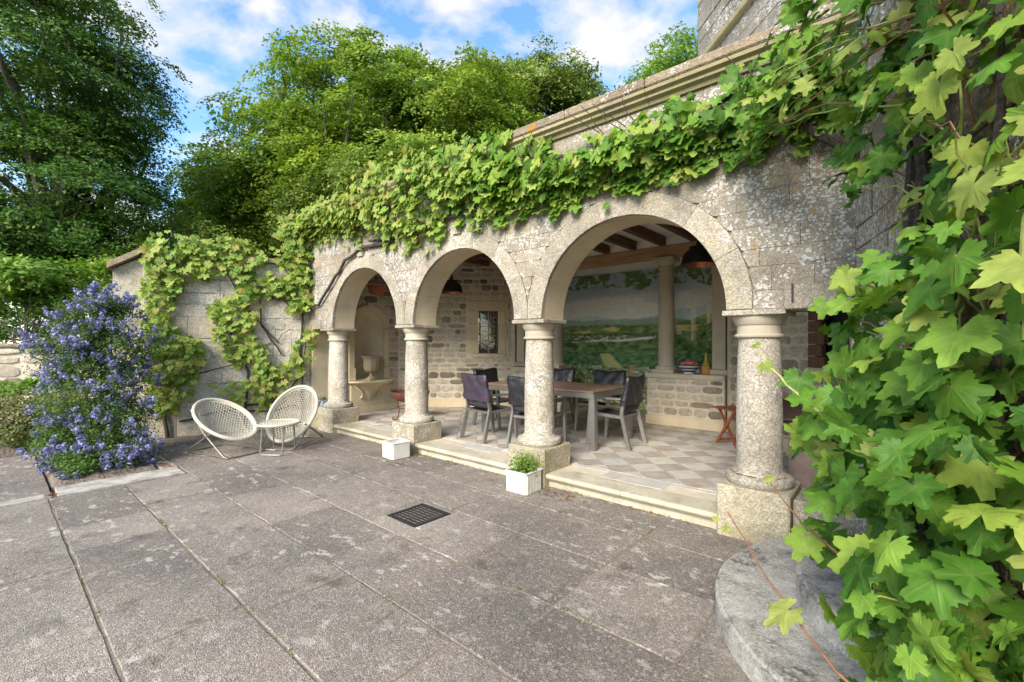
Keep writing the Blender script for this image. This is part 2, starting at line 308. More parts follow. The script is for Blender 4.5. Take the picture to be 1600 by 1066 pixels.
class MB:
    """collects simple solids into one mesh"""
    def __init__(s): s.v = []; s.f = []; s.sm = False
    def add(s, vs, fs):
        b = len(s.v); s.v += [tuple(v) for v in vs]; s.f += [tuple(i + b for i in f) for f in fs]; return s
    def box(s, x0, x1, y0, y1, z0, z1, ch=0.0):
        if ch <= 0:
            v = [(x, y, z) for z in (z0, z1) for y in (y0, y1) for x in (x0, x1)]
            return s.add(v, [(0, 2, 3, 1), (4, 5, 7, 6), (0, 1, 5, 4), (2, 6, 7, 3), (0, 4, 6, 2), (1, 3, 7, 5)])
        bm = bmesh.new(); bmesh.ops.create_cube(bm, size=1)
        for v in bm.verts: v.co = ((x0 + x1) / 2 + v.co.x * (x1 - x0), (y0 + y1) / 2 + v.co.y * (y1 - y0), (z0 + z1) / 2 + v.co.z * (z1 - z0))
        bmesh.ops.bevel(bm, geom=bm.edges[:], offset=ch, segments=1, affect='EDGES')
        bm.verts.ensure_lookup_table(); bm.verts.index_update()
        s.add([v.co.copy() for v in bm.verts], [tuple(v.index for v in f.verts) for f in bm.faces]); bm.free(); return s
    def bar(s, a, b, wx, wy, up=(0, 0, 1)):
        a, b = Vector(a), Vector(b); d = (b - a).normalized(); u = Vector(up)
        if abs(d.dot(u)) > 0.98: u = Vector((0, 1, 0))
        x = d.cross(u).normalized() * wx / 2; y = x.cross(d).normalized() * wy / 2
        v = [p + sx * x + sy * y for p in (a, b) for sx, sy in ((-1, -1), (1, -1), (1, 1), (-1, 1))]
        return s.add(v, [(3, 2, 1, 0), (4, 5, 6, 7), (0, 1, 5, 4), (1, 2, 6, 5), (2, 3, 7, 6), (3, 0, 4, 7)])
    def tube(s, pts, r, n=8, closed=False):
        P = [Vector(p) for p in pts]; k = len(P); rr = r if isinstance(r, (list, tuple)) else [r] * k
        vs = []; prev = None
        for i, p in enumerate(P):
            if closed: d = P[(i + 1) % k] - P[i - 1]
            else: d = P[min(i + 1, k - 1)] - P[max(i - 1, 0)]
            d.normalize()
            if prev is None:
                x = d.orthogonal().normalized()
            else:
                x = prev - d * prev.dot(d)
                x = x.normalized() if x.length > 1e-6 else d.orthogonal().normalized()
            prev = x; y = d.cross(x)
            vs += [p + (x * math.cos(2 * math.pi * j / n) + y * math.sin(2 * math.pi * j / n)) * rr[i] for j in range(n)]
        fs = []
        for i in range(k if closed else k - 1):
            a = i * n; b = ((i + 1) % k) * n
            fs += [(a + j, a + (j + 1) % n, b + (j + 1) % n, b + j) for j in range(n)]
        if not closed: fs += [tuple(range(n))[::-1], tuple(range((k - 1) * n, k * n))]
        s.sm = True
        return s.add(vs, fs)
    def lathe(s, prof, n=32, c=(0, 0, 0), cap=True):
        vs = [(c[0] + r * math.cos(2 * math.pi * j / n), c[1] + r * math.sin(2 * math.pi * j / n), c[2] + z) for r, z in prof for j in range(n)]
        fs = [(i * n + j, i * n + (j + 1) % n, (i + 1) * n + (j + 1) % n, (i + 1) * n + j) for i in range(len(prof) - 1) for j in range(n)]
        if cap:
            fs += [tuple(range(n))[::-1], tuple(range((len(prof) - 1) * n, len(prof) * n))]
        s.sm = True
        return s.add(vs, fs)
    def prism(s, poly, y0, y1):            # polygon in x,z (counter clockwise seen from -y) between two y
        n = len(poly); v = [(x, y0, z) for x, z in poly] + [(x, y1, z) for x, z in poly]
        return s.add(v, [tuple(range(n)), tuple(range(2 * n - 1, n - 1, -1))] + [((i + 1) % n, i, n + i, n + (i + 1) % n) for i in range(n)])
    def slab(s, poly, z0, z1):             # polygon in x,y extruded in z
        n = len(poly); v = [(x, y, z0) for x, y in poly] + [(x, y, z1) for x, y in poly]
        return s.add(v, [tuple(range(n))[::-1], tuple(range(n, 2 * n))] + [(i, (i + 1) % n, n + (i + 1) % n, n + i) for i in range(n)])
    def ob(s, name, mat, parent=None, auto=35):
        me = mesh(name, s.v, s.f)
        bm = bmesh.new(); bm.from_mesh(me); bmesh.ops.recalc_face_normals(bm, faces=bm.faces[:]); bm.to_mesh(me); bm.free()
        o = mobj(name, me, mat, parent)
        if s.sm:
            me.polygons.foreach_set('use_smooth', [True] * len(me.polygons)); me.set_sharp_from_angle(angle=R(auto))
        return o
def ashlar_block(name, poly, mat, parent, proud, ch=0.007, back=0.06):
    """one dressed block: outline in x,z, chamfered front standing proud of y=0 towards -y"""
    n = len(poly); cx = sum(p[0] for p in poly) / n; cz = sum(p[1] for p in poly) / n
    inn = []
    for (x, z) in poly:
        dx, dz = cx - x, cz - z; L = math.hypot(dx, dz) or 1
        inn.append((x + dx / L * ch * 1.4, z + dz / L * ch * 1.4))
    v = [(x, back, z) for x, z in poly] + [(x, -proud + ch, z) for x, z in poly] + [(x, -proud + random.uniform(-.002, .002), z) for x, z in inn]
    f = [tuple(range(2 * n, 3 * n))]
    for i in range(n):
        j = (i + 1) % n
        f += [(j + n, i + n, i, j), (j + 2 * n, i + 2 * n, i + n, j + n)] 
    me = mesh(name, v, [q[::-1] if k else q for k, q in enumerate(f)])
    bm = bmesh.new(); bm.from_mesh(me); bmesh.ops.recalc_face_normals(bm, faces=bm.faces[:]); bm.to_mesh(me); bm.free()
    return mobj(name, me, mat, parent)

# shared irregular stones (unit size in x,z; front towards -y)
def stone_variant(seed):
    r = random.Random(seed); n = 12; v = []
    out = []
    for i in range(n):
        a = 2 * math.pi * i / n + r.uniform(-.1, .1); c, s_ = math.cos(a), math.sin(a); p = 8.0
        k = (abs(c) ** p + abs(s_) ** p) ** (-1 / p); out.append((0.5 * c * k * r.uniform(.88, 1.0), 0.5 * s_ * k * r.uniform(.84, 1.0)))
    v += [(x, 0.6, z) for x, z in out] + [(x, -0.45 + r.uniform(-.1, .1), z) for x, z in out] + [(x * .93, -1 + r.uniform(-.25, .25), z * .88) for x, z in out] + [(r.uniform(-.1, .1), -1.15, r.uniform(-.1, .1))]
    f = []
    for i in range(n):
        j = (i + 1) % n
        f += [(i, j, n + j, n + i), (n + i, n + j, 2 * n + j, 2 * n + i), (2 * n + i, 2 * n + j, 3 * n)]
    me = mesh('rubble_stone', v, f); bm = bmesh.new(); bm.from_mesh(me); bmesh.ops.recalc_face_normals(bm, faces=bm.faces[:]); bm.to_mesh(me); bm.free()
    me.materials.append(M['rubble']); me.polygons.foreach_set('use_smooth', [True] * len(me.polygons)); return me
STONES = [stone_variant(i) for i in range(14)]
def rubble_courses(parent, s0, s1, z0, z1, holes=(), hmin=.085, hmax=.165, wmin=.11, wmax=.36, proud=.016, rnd=None):
    """coursed rubble: every stone is its own object; holes = rectangles (s0,s1,z0,z1) kept free"""
    r = rnd or random.Random(3); z = z0
    while z < z1 - .04:
        h = min(r.uniform(hmin, hmax), z1 - z)
        segs = [(s0, s1)]
        for a, b, c, d in holes:
            if z + h > c + .01 and z < d - .01:
                ns = []
                for p, q in segs:
                    if b <= p or a >= q: ns.append((p, q))
                    else:
                        if a > p: ns.append((p, a))
                        if b < q: ns.append((b, q))
                segs = ns
        for p, q in segs:
            x = p
            while x < q - .03:
                wd = r.uniform(wmin, wmax)
                if q - x - wd < .09: wd = q - x
                g = r.uniform(.008, .02)
                hh = h * r.uniform(.86, 1.0)
                o = bpy.data.objects.new('stone', r.choice(STONES)); link(o, parent)
                o.location = (x + wd / 2, 0.0, z + h / 2 + r.uniform(-.006, .006)); o.scale = (max(wd - g, .04) * r.choice((1, -1)), proud * r.uniform(.6, 1.4), max(hh - g, .035))
                o.rotation_euler = (0, r.uniform(-.03, .03), 0)
                x += wd
        z += h

# ------------------------------------------------------------------ ground
g = MB(); g.add([(-900, -900, -.09), (900, -900, -.09), (900, 900, -.09), (-900, 900, -.09)], [(0, 1, 2, 3)])
tag(g.ob('ground', 'grass'), kind='structure')
pav = empty('terrace_paving', kind='structure')
jb = MB(); jb.add([(-6.3, -5, -.007), (6, -5, -.007), (6, 4.2, -.007), (-6.3, 4.2, -.007)], [(0, 1, 2, 3)]); jb.add([(-9.2, 1.5, -.009), (-6.2, 1.5, -.009), (-6.2, 4.2, -.009), (-9.2, 4.2, -.009)], [(0, 1, 2, 3)])
jb.ob('joint_bed', 'joint', pav)
def slab_piece(x0, x1, y0, y1, mat='paving', name='slab', par=pav, top=0.0, gap=.004, thick=.05):
    a = random.uniform(.55, 1.3) * gap; tl = [top + random.uniform(-.0045, .003) for _ in range(4)]; c = .006
    X0, X1, Y0, Y1 = x0 + a, x1 - a, y0 + a, y1 - a; cor = [(X0, Y0), (X1, Y0), (X1, Y1), (X0, Y1)]; q = []; hz = []
    for k in range(4):
        p0, p1 = cor[k], cor[(k + 1) % 4]; L_ = math.hypot(p1[0] - p0[0], p1[1] - p0[1]); m_ = max(1, int(L_ / .14))
        nx, ny = -(p1[1] - p0[1]) / L_, (p1[0] - p0[0]) / L_
        for i in range(m_):
            w_ = (random.uniform(0, .0025) if random.random() > .10 else random.uniform(.003, .009)) * min(1, gap / .004); u_ = i / m_
            q.append((p0[0] + (p1[0] - p0[0]) * u_ + nx * w_, p0[1] + (p1[1] - p0[1]) * u_ + ny * w_)); hz.append(tl[k] * (1 - u_) + tl[(k + 1) % 4] * u_)
    mx_, my_ = (X0 + X1) / 2, (Y0 + Y1) / 2; n = len(q)
    qi = [(x + math.copysign(min(c, abs(mx_ - x)), mx_ - x), y + math.copysign(min(c, abs(my_ - y)), my_ - y)) for x, y in q]
    v = [(x, y, top - thick) for x, y in q] + [(x, y, h_ - .005) for (x, y), h_ in zip(q, hz)] + [(x, y, h_) for (x, y), h_ in zip(qi, hz)]
    f = [tuple(range(2 * n, 3 * n))] + [(i, (i + 1) % n, n + (i + 1) % n, n + i) for i in range(n)] + [(n + i, n + (i + 1) % n, 2 * n + (i + 1) % n, 2 * n + i) for i in range(n)]
    return mobj(name, mesh(name, v, f), mat, par)
rows = [-3.1, -2.35, -1.75, -1.15, -.55, -.17, .4, .96, 1.53, 2.1, 2.73, 3.3, 3.87]
GR = (-3.42, -2.96, 2.26, 2.70)   # drain slab
for j in range(len(rows) - 1):
    y0, y1 = rows[j], rows[j + 1]; x = -6.2 if y1 <= 1.6 else -8.75
    fixed = {10: [-8.75, -7.9, -7.1, -6.2, -5.35, -4.75, -3.95, -3.05, -2.28, -1.5, -.79, .1, 1.0, 2.2, 3.6], 9: [-8.75, -8, -7.2, -6.5, -5.8, -4.95, -4.1, -3.46, -2.90, -2.28, -1.5, -.79, .1, .9, 1.8, 3.6], 11: [-8.75, -8.1, -7.3, -6.6, -5.9, -5.1, -4.2, -3.5, -2.28, -1.5, -.79, .1, .9, 1.8, 3.6],
             8: [-8.75, -7.9, -7.2, -6.2, -5.5, -4.94, -3.95, -3.05, -2.3, -1.49, -.6, .2, 1.1, 2.2, 3.6], 7: [-6.2, -5.3, -4.3, -3.45, -2.7, -1.7, -.9, 0, .9, 2, 3.6]}.get(j)
    if not fixed:
        fixed = [x]
        while fixed[-1] < 3.4: fixed.append(min(fixed[-1] + random.choice((.62, .75, .9, 1.1)), 3.6))
    for k in range(len(fixed) - 1):
        if y0 == 2.1 and abs(fixed[k] + 3.46) < .01:
            x0, x1 = -3.46, -2.90; gx0, gx1, gy0, gy1 = -3.38, -2.98, 2.27, 2.66      # slab round the drain
            for q in ((x0, x1, y0, gy0), (x0, x1, gy1, y1), (x0, gx0, gy0, gy1), (gx1, x1, gy0, gy1)): slab_piece(*q, name='drain_surround', gap=.001)
            continue
        slab_piece(fixed[k], fixed[k + 1], y0, y1)
# drain grate
dg = empty('drain_grate', (-3.18, 2.465, 0), 0, 'square black iron drain grate set in the paving', 'drain grate')
b = MB(); b.box(-.198, .198, -.193, .193, -.06, -.035); b.ob('pit', 'dark', dg)
b = MB()
for s_ in (-1, 1): b.box(-.196, .196, s_ * .18 - .012, s_ * .18 + .012, -.03, .002); b.box(s_ * .183 - .012, s_ * .183 + .012, -.168, .168, -.03, .002)
b.ob('frame', 'iron', dg)
for i in range(9): b = MB(); b.box(-.17, .17, -.155 + i * .0385 - .009, -.155 + i * .0385 + .009, -.03, -.001); b.ob('bar', 'iron', dg)
b = MB()
for i in range(5): b.box(-.14 + i * .07 - .006, -.14 + i * .07 + .006, -.167, .167, -.032, -.006)
b.ob('cross_bars', 'iron', dg)

# left edge: pale kerb, path and planting bed
kb = empty('kerb_edging', kind='structure')
slab_piece(-6.62, -6.21, .46, 1.50, 'kerb', 'kerb_slab', kb, .012); slab_piece(-6.40, -6.21, -.6, .43, 'kerb', 'kerb_slab', kb, .01); slab_piece(-6.40, -6.21, -1.8, -.61, 'kerb', 'kerb_slab', kb, .01)
slab_piece(-8.75, -7.6, 1.40, 1.53, 'kerb', 'kerb_slab', kb, .008); slab_piece(-7.6, -6.63, 1.36, 1.53, 'kerb', 'kerb_slab', kb, .008)
path = empty('garden_path', kind='structure')
xs = [-6.41, -7.2, -8.0, -8.9]
for i in range(3):
    for y0, y1 in ((-3.2, -2.3), (-2.3, -1.4), (-1.4, -.5), (-.5, .44)): slab_piece(xs[i + 1], xs[i], y0, y1, 'paving', 'slab', path, -.004)
def bumpy(name, x0, x1, y0, y1, z, amp, mat, n=24, kind='structure'):
    xs = np.linspace(x0, x1, n); ys = np.linspace(y0, y1, n); v = []
    for yy in ys:
        for xx in xs:
            e = min(xx - x0, x1 - xx, yy - y0, y1 - yy); v.append((xx, yy, z + (amp * random.random() + amp * .8 if e > 1e-4 else -.03)))
    f = [(j * n + i, j * n + i + 1, (j + 1) * n + i + 1, (j + 1) * n + i) for j in range(n - 1) for i in range(n - 1)]
    o = mobj(name, mesh(name, v, f), mat, None, True); return tag(o, kind=kind)
bumpy('planting_bed', -10.6, -6.63, .45, 1.35, -.01, .03, 'soil')
bumpy('planting_bed', -16, -8.92, -9, .44, -.01, .05, 'soil', 40)
bumpy('planting_bed', -9.3, -7.9, 1.54, 3.6, -.03, .03, 'soil', 20)

# ------------------------------------------------------------------ arcade wall
COLS = [-7.40, -5.215, -3.03, -.845]; SPR = 1.75; RAD = .905; RING = 1.10; FY = 3.80; BY = 4.18; TOP = 3.56
CEN = [(COLS[i] + COLS[i + 1]) / 2 for i in range(3)]
XL, XR = -8.06, -.22
wall = empty('arcade_wall', (0, FY, 0), 0, 'lichen-covered stone wall with three round arches over the loggia', 'wall')
def arch_z(x, r):
    z = SPR
    for c in CEN:
        d = abs(x - c)
        if d < r: z = max(z, SPR + math.sqrt(r * r - d * d))
    return z
core = MB(); N = 220; X = np.linspace(XL, XR, N)
for i in range(N - 1):
    a, bb = X[i], X[i + 1]
    za, zb = arch_z(a, RAD + .045), arch_z(bb, RAD + .045)
    core.prism([(a, za), (bb, zb), (bb, TOP), (a, TOP)], .012, BY - FY)
core.ob('core', 'facade', wall)
# dressed blocks in courses, cut round the arch rings
rb = random.Random(8); z = SPR + .0
zs = [SPR]
while zs[-1] < TOP - .06: zs.append(min(zs[-1] + rb.uniform(.125, .185), TOP))
zs[-1] = TOP
for k in range(len(zs) - 1):
    z0, z1 = zs[k] + .0009, zs[k + 1] - .0009; x = XL
    while x < XR - .02:
        wd = rb.uniform(.24, .62)
        if XR - x - wd < .15: wd = XR - x
        a, bb = x + .0009, x + wd - .0009; x += wd
        n = max(2, int((bb - a) / .035)); px_ = np.linspace(a, bb, n + 1)
        low = [max(z0, arch_z(p, RING + .004)) for p in px_]
        runs = []; cur = []
        for p, lz in zip(px_, low):
            if lz < z1 - .012: cur.append((p, lz))
            else:
                if len(cur) > 1: runs.append(cur)
                cur = []
        if len(cur) > 1: runs.append(cur)
        for c in runs:
            if c[-1][0] - c[0][0] < .03: continue
            if all(abs(q[1] - z0) < 1e-6 for q in c): c = [c[0], c[-1]]
            poly = c + [(c[-1][0], z1), (c[0][0], z1)]
            ashlar_block('block', poly, 'facade', wall, rb.uniform(.005, .009), .0025, .03)
# voussoirs and smooth soffit stones
for ci, c in enumerate(CEN):
    ns = 7; da = math.pi / ns
    for k in range(ns):
        a0 = k * da + .0006; a1 = (k + 1) * da - .0006; out = []; inn = []
        lo, hi = (c - 1.0895, c + 1.0895)
        for j in range(11):
            a = a0 + (a1 - a0) * j / 10; inn.append((c + math.cos(a) * RAD, SPR + .002 + math.sin(a) * RAD)); out.append((min(max(c + math.cos(a) * RING, lo), hi), SPR + .002 + math.sin(a) * RING))
        ashlar_block('voussoir', out + inn[::-1], 'arch', wall, .016 + rb.uniform(-.002, .002), .004, .03)
        sv = []; ri, ro = RAD + .003, RAD + .044
        m = MB()
        for j in range(9):
            b0 = a0 + (a1 - a0) * j / 9; b1 = a0 + (a1 - a0) * (j + 1) / 9
            m.prism([(c + math.cos(b0) * ri, SPR + math.sin(b0) * ri), (c + math.cos(b0) * ro, SPR + math.sin(b0) * ro), (c + math.cos(b1) * ro, SPR + math.sin(b1) * ro), (c + math.cos(b1) * ri, SPR + math.sin(b1) * ri)], .032, BY - FY + .012)
        m.ob('soffit_stone', 'lime', wall)
    m = MB(); m.prism([(c - .07, SPR + RING - .015), (c + .07, SPR + RING - .015), (c + .085, SPR + RING + .10), (c - .085, SPR + RING + .10)], -.045, .02); m.ob('keystone', 'arch', wall)
# straight lintels over the two narrow end openings
for x0, x1 in ((XL, COLS[0] - .2), (COLS[3] + .2, XR)):
    m = MB(); m.box(x0 + .004, x1, -.028, BY - FY + .02, SPR - .012, SPR + .155, .008); m.ob('lintel', 'arch', wall)
# cornice and coping, in lengths
x = XL - .1
while x < XR + .9:
    x1 = min(x + random.uniform(.8, 1.1), XR + 1.0)
    m = MB(); m.prism([(0, 0), (0, 0)], 0, 0) if False else None
    prof = [(.02, TOP + .002), (-.035, TOP + .002), (-.045, TOP + .03), (-.085, TOP + .045), (-.085, TOP + .068), (-.12, TOP + .085), (-.12, TOP + .115), (.5, TOP + .115), (.5, TOP + .002)]
    n = len(prof); m.add([(x + .002, y, z) for y, z in prof] + [(x1 - .002, y, z) for y, z in prof], [tuple(range(n)), tuple(range(2 * n - 1, n - 1, -1))] + [((i + 1) % n, i, n + i, n + (i + 1) % n) for i in range(n)])
    m.ob('cornice', 'mould', wall)
    m = MB(); m.box(x + .003, x1 - .003, -.135, .52, TOP + .118, TOP + .205 + random.uniform(-.004, .004), .012); m.ob('coping', 'coping', wall)
    x = x1
m = MB(); m.bar((-.58, -.04, SPR + .17), (-.58, -.04, SPR + .04), .012, .012); m.ob('iron_hook', 'iron', wall)

# columns
def column(x, label):
    c = empty('stone_column', (x, 4.0, 0), 0, label, 'column', 'columns carrying the arcade')
    m = MB(); m.box(-.25, .25, -.25, .25, -.05, .39, .012); m.ob('plinth', 'plinth', c)
    m = MB(); m.lathe([(.225, .391), (.238, .405), (.243, .43), (.236, .455), (.210, .468), (.188, .473), (.180, .49), (.172, .50)], 40); m.ob('base', 'column', c)
    m = MB(); m.lathe([(.167, .499), (.163, .55), (.165, .75), (.163, 1.0), (.157, 1.3), (.149, 1.48), (.147, 1.535)], 40); m.ob('shaft', 'column', c)
    m = MB(); m.lathe([(.157, 1.534), (.172, 1.540), (.176, 1.552), (.170, 1.563), (.158, 1.568), (.158, 1.63), (.166, 1.636), (.172, 1.645), (.184, 1.668), (.194, 1.69), (.196, 1.707)], 40); m.ob('capital', 'inner', c)
    m = MB(); m.box(-.218, .218, -.218, .218, 1.7075, 1.748, .005); m.ob('abacus', 'arch', c)
    return c
for x, l in zip(COLS, ('round stone column nearest the woven garden chairs', 'stone column with the empty white box at its foot', 'stone column behind the planted white box, in front of the table', 'thick stone column nearest the curved steps and vine')): column(x, l)
# low blocks that close the end openings
for x0, x1, l in ((-8.02, -7.66, 'low stone block between the vine wall and the first column'), (-.585, -.12, 'low stone block beside the column at the curved steps')):
    m = MB(); m.box(x0, x1, 3.80, 4.2, -.05, .36, .012); tag(m.ob('stone_block', 'plinth'), l, 'block')

# ------------------------------------------------------------------ loggia floor and step
FZ = .14
floor = empty('loggia_floor', kind='structure')
m = MB(); m.slab([(-8.3, 3.88), (-.1, 3.88), (-.1, 5.7), (-1.9, 7.5), (-1.9, 9.2), (-6.4, 9.2), (-6.4, 7.5), (-8.3, 5.7)], -.05, FZ - .006); m.ob('bed', 'mortar', floor)
for i in range(3):
    x0, x1 = COLS[i] + .252, COLS[i + 1] - .252; n = 2
    for k in range(n):
        a, b2 = x0 + (x1 - x0) * k / n + .002, x0 + (x1 - x0) * (k + 1) / n - .002
        prof = [(3.785, FZ - .05), (3.772, FZ - .035), (3.772, FZ - .016), (3.785, FZ - .003), (3.80, FZ), (4.06, FZ), (4.06, FZ - .065), (3.80, FZ - .065)]
        mm = MB(); q = len(prof); mm.add([(a, y, z) for y, z in prof] + [(b2, y, z) for y, z in prof], [tuple(range(q)), tuple(range(2 * q - 1, q - 1, -1))] + [((j + 1) % q, j, q + j, q + (j + 1) % q) for j in range(q)])
        mm.ob('step_nosing', 'step', floor)
    mm = MB(); mm.box(x0, x1, 3.835, 3.879, -.05, FZ - .066); mm.ob('step_riser', 'step', floor)
x = -7.9
while x < -.6:
    x1 = min(x + random.uniform(.5, .8), -.45); slab_piece(x, x1, 4.262 if any(x < c + .25 and x1 > c - .25 for c in COLS) else 4.064, 4.33, 'border', 'border_slab', floor, FZ, .003, .03); x = x1
def clip(poly, conv):
    for i in range(len(conv)):
        ax, ay = conv[i]; bx, by = conv[(i + 1) % len(conv)]; out = []
        ins = lambda p: (bx - ax) * (p[1] - ay) - (by - ay) * (p[0] - ax) >= 0
        for k in range(len(poly)):
            p, q = poly[k - 1], poly[k]
            if ins(p) != ins(q):
                d1 = (bx - ax) * (p[1] - ay) - (by - ay) * (p[0] - ax); d2 = (bx - ax) * (q[1] - ay) - (by - ay) * (q[0] - ax); tt = d1 / (d1 - d2)
                out.append((p[0] + (q[0] - p[0]) * tt, p[1] + (q[1] - p[1]) * tt))
            if ins(q): out.append(q)
        poly = out
        if len(poly) < 3: return []
    return poly
FP = [(-7.98, 4.335), (-.28, 4.335), (-.28, 5.66), (-2.0, 7.38), (-6.26, 7.38), (-7.98, 5.66)]
TS = .285; tiles = []
for i in range(-30, 30):
    for j in range(-30, 30):
        u0, v0 = i * TS + .003, j * TS + .003; u1, v1 = (i + 1) * TS - .003, (j + 1) * TS - .003
        p = [(-4.1 + (u - v) * .70711, 5.7 + (u + v) * .70711) for u, v in ((u0, v0), (u1, v0), (u1, v1), (u0, v1))]
        q = clip(p, FP)
        if q: tiles.append((min((a * a + c * c) for a, c in q), q, (i + j) % 2))
tiles.sort(key=lambda a: a[0])
def tile_mesh(mm, q, zt): mm.slab(q, FZ - .03, zt)
for d, q, k in tiles[:296]:
    mm = MB(); tile_mesh(mm, q, FZ + random.uniform(-.0015, .0015)); mm.ob('floor_tile', ('tile_pale', 'tile_dark')[k], floor)
for k in (0, 1):
    mm = MB()
    for d, q, kk in tiles[296:]:
        if kk == k: tile_mesh(mm, q, FZ + random.uniform(-.0015, .0015))
    tag(mm.ob('far_tiles', ('tile_pale', 'tile_dark')[k], floor), kind='stuff')

# ------------------------------------------------------------------ loggia walls
def wall_frame(name, p0, p1, label):
    d = Vector((p1[0] - p0[0], p1[1] - p0[1])); o = empty(name, (p0[0], p0[1], 0), math.atan2(d.y, d.x), label, 'wall'); return o, d.length
CZ = 3.28
# left side wall with niche
wl_, L = wall_frame('rubble_wall', (-8.0, 4.12), (-8.0, 5.66), 'rubble stone side wall of the loggia holding the arched fountain niche')
NS, NW, NZ0, NZS = .84, .33, .80, 1.80     # niche centre, radius, foot, spring
mm = MB(); mm.box(0, NS - NW, 0, .25, 0, CZ); mm.box(NS + NW, L + .02, 0, .25, 0, CZ); mm.box(NS - NW, NS + NW, 0, .25, 0, NZ0)
for k in range(24):
    a, b2 = NS - NW + 2 * NW * k / 24, NS - NW + 2 * NW * (k + 1) / 24
    za = NZS + math.sqrt(max(0, NW * NW - (a - NS) ** 2)); zb = NZS + math.sqrt(max(0, NW * NW - (b2 - NS) ** 2))
    mm.prism([(a, za), (b2, zb), (b2, CZ), (a, CZ)], 0, .25)
mm.ob('mortar_core', 'mortar', wl_)
rubble_courses(wl_, .02, L, FZ + .14, CZ, [(NS - .47, NS + .47, .2, 2.12), (NS - .34, NS + .34, 2.0, 2.27)], rnd=random.Random(21))
mm = MB(); mm.box(0, L + .015, -.03, .02, FZ, FZ + .13, .006); mm.ob('skirting', 'lime', wl_)
nich = empty('fountain_niche', (-8.0, 4.12 + NS, 0), R(90), 'arched limestone wall niche with half-round basin shelf', 'niche')
# back of niche: half cylinder and quarter sphere
vs = []; fs = []; na = 20; nz = 18
for j in range(nz + 1):
    if j <= 8: z = NZ0 + (NZS - NZ0) * j / 8; rr = NW - .002
    else: th = (j - 8) / (nz - 8) * math.pi / 2; z = NZS + (NW - .002) * math.sin(th); rr = (NW - .002) * math.cos(th)
    for i in range(na + 1):
        a = math.pi * i / na; vs.append((math.cos(a) * rr, math.sin(a) * rr * .75 + .0, z))
for j in range(nz):
    for i in range(na): k = j * (na + 1) + i; fs.append((k, k + 1, k + na + 2, k + na + 1))
mobj('recess', mesh('recess', vs, fs), 'lime', nich, True)
for s_ in (-1, 1):
    mm = MB(); mm.box(s_ * .385 - .055, s_ * .385 + .055, -.05, .0, NZ0 + .22, NZS - .09, .006); mm.ob('pilaster', 'lime', nich)
    mm = MB(); mm.box(s_ * .385 - .075, s_ * .385 + .075, -.065, .0, NZS - .088, NZS - .01, .014); mm.ob('pilaster_capital', 'lime', nich)
    mm = MB(); mm.box(s_ * .385 - .075, s_ * .385 + .075, -.065, .0, NZ0 - .03, NZ0 + .218, .008); mm.ob('pilaster_base', 'lime', nich)
mm = MB(); nA = 24
for k in range(nA):
    a0, a1 = math.pi * k / nA, math.pi * (k + 1) / nA
    mm.prism([(math.cos(a0) * .332, NZS + math.sin(a0) * .332), (math.cos(a0) * .45, NZS + math.sin(a0) * .45), (math.cos(a1) * .45, NZS + math.sin(a1) * .45), (math.cos(a1) * .332, NZS + math.sin(a1) * .332)], -.045, -.001)
mm.ob('arch_band', 'lime', nich)
mm = MB(); mm.box(-.05, .05, -.065, -.002, NZS + .39, NZS + .50, .008); mm.ob('keystone', 'lime', nich)
mm = MB(); nA = 24; pr = [(.50, NZ0 - .032), (.50, NZ0 - .055), (.47, NZ0 - .075), (.40, NZ0 - .10), (.30, NZ0 - .15), (.24, NZ0 - .20), (.21, NZ0 - .22), (.12, NZ0 - .33), (.05, NZ0 - .42)]
vs = [(math.cos(-math.pi * i / nA) * r_, math.sin(-math.pi * i / nA) * r_ * .8, z_) for r_, z_ in pr for i in range(nA + 1)]; q = nA + 1
fs = [(j * q + i, j * q + i + 1, (j + 1) * q + i + 1, (j + 1) * q + i) for j in range(len(pr) - 1) for i in range(nA)] + [tuple(range(q))]
mobj('basin', mesh('basin', vs, fs), 'lime', nich)
mm = MB(); mm.box(-.40, .40, -.03, -.001, FZ + .132, NZ0 - .035, .006); mm.ob('lower_panel', 'lime', nich)
for s_ in (-1, 1):
    mm = MB(); mm.tube([(s_ * .36, -.06, NZ0 - .09), (s_ * .30, -.10, NZ0 - .17), (s_ * .20, -.09, NZ0 - .24), (s_ * .17, -.06, NZ0 - .33), (s_ * .22, -.05, NZ0 - .38)], [.03, .028, .024, .02, .012], 8); mm.ob('scroll_bracket', 'lime', nich)
M['urn'] = limestone('weathered_urn_stone', (0.38, 0.32, 0.22), .2, .6)
urn = empty('stone_urn', (-7.90, 4.12 + NS, NZ0 - .031), 0, 'carved stone urn standing on the niche basin', 'urn')
mm = MB(); mm.box(-.09, .09, -.09, .09, .001, .035, .004); mm.ob('foot', 'urn', urn)
mm = MB(); mm.lathe([(.085, .036), (.08, .06), (.045, .085), (.035, .12), (.05, .145), (.075, .155)], 28); mm.ob('stem', 'urn', urn)
mm = MB(); n = 40; pr = [(.07, .156), (.115, .18), (.14, .22), (.15, .27), (.148, .36), (.155, .42), (.175, .455), (.195, .465), (.195, .48), (.17, .48), (.15, .44), (.05, .40)]
for r_, z_ in pr: pass
vs = []
for r_, z_ in pr:
    for j in range(n):
        fl = 1 + (.05 * math.cos(j / n * 2 * math.pi * 10) if .17 < z_ < .43 else 0); vs.append((r_ * fl * math.cos(2 * math.pi * j / n), r_ * fl * math.sin(2 * math.pi * j / n), z_))
fs = [(i * n + j, i * n + (j + 1) % n, (i + 1) * n + (j + 1) % n, (i + 1) * n + j) for i in range(len(pr) - 1) for j in range(n)]
mobj('bowl', mesh('bowl', vs, fs), 'urn', urn, True)

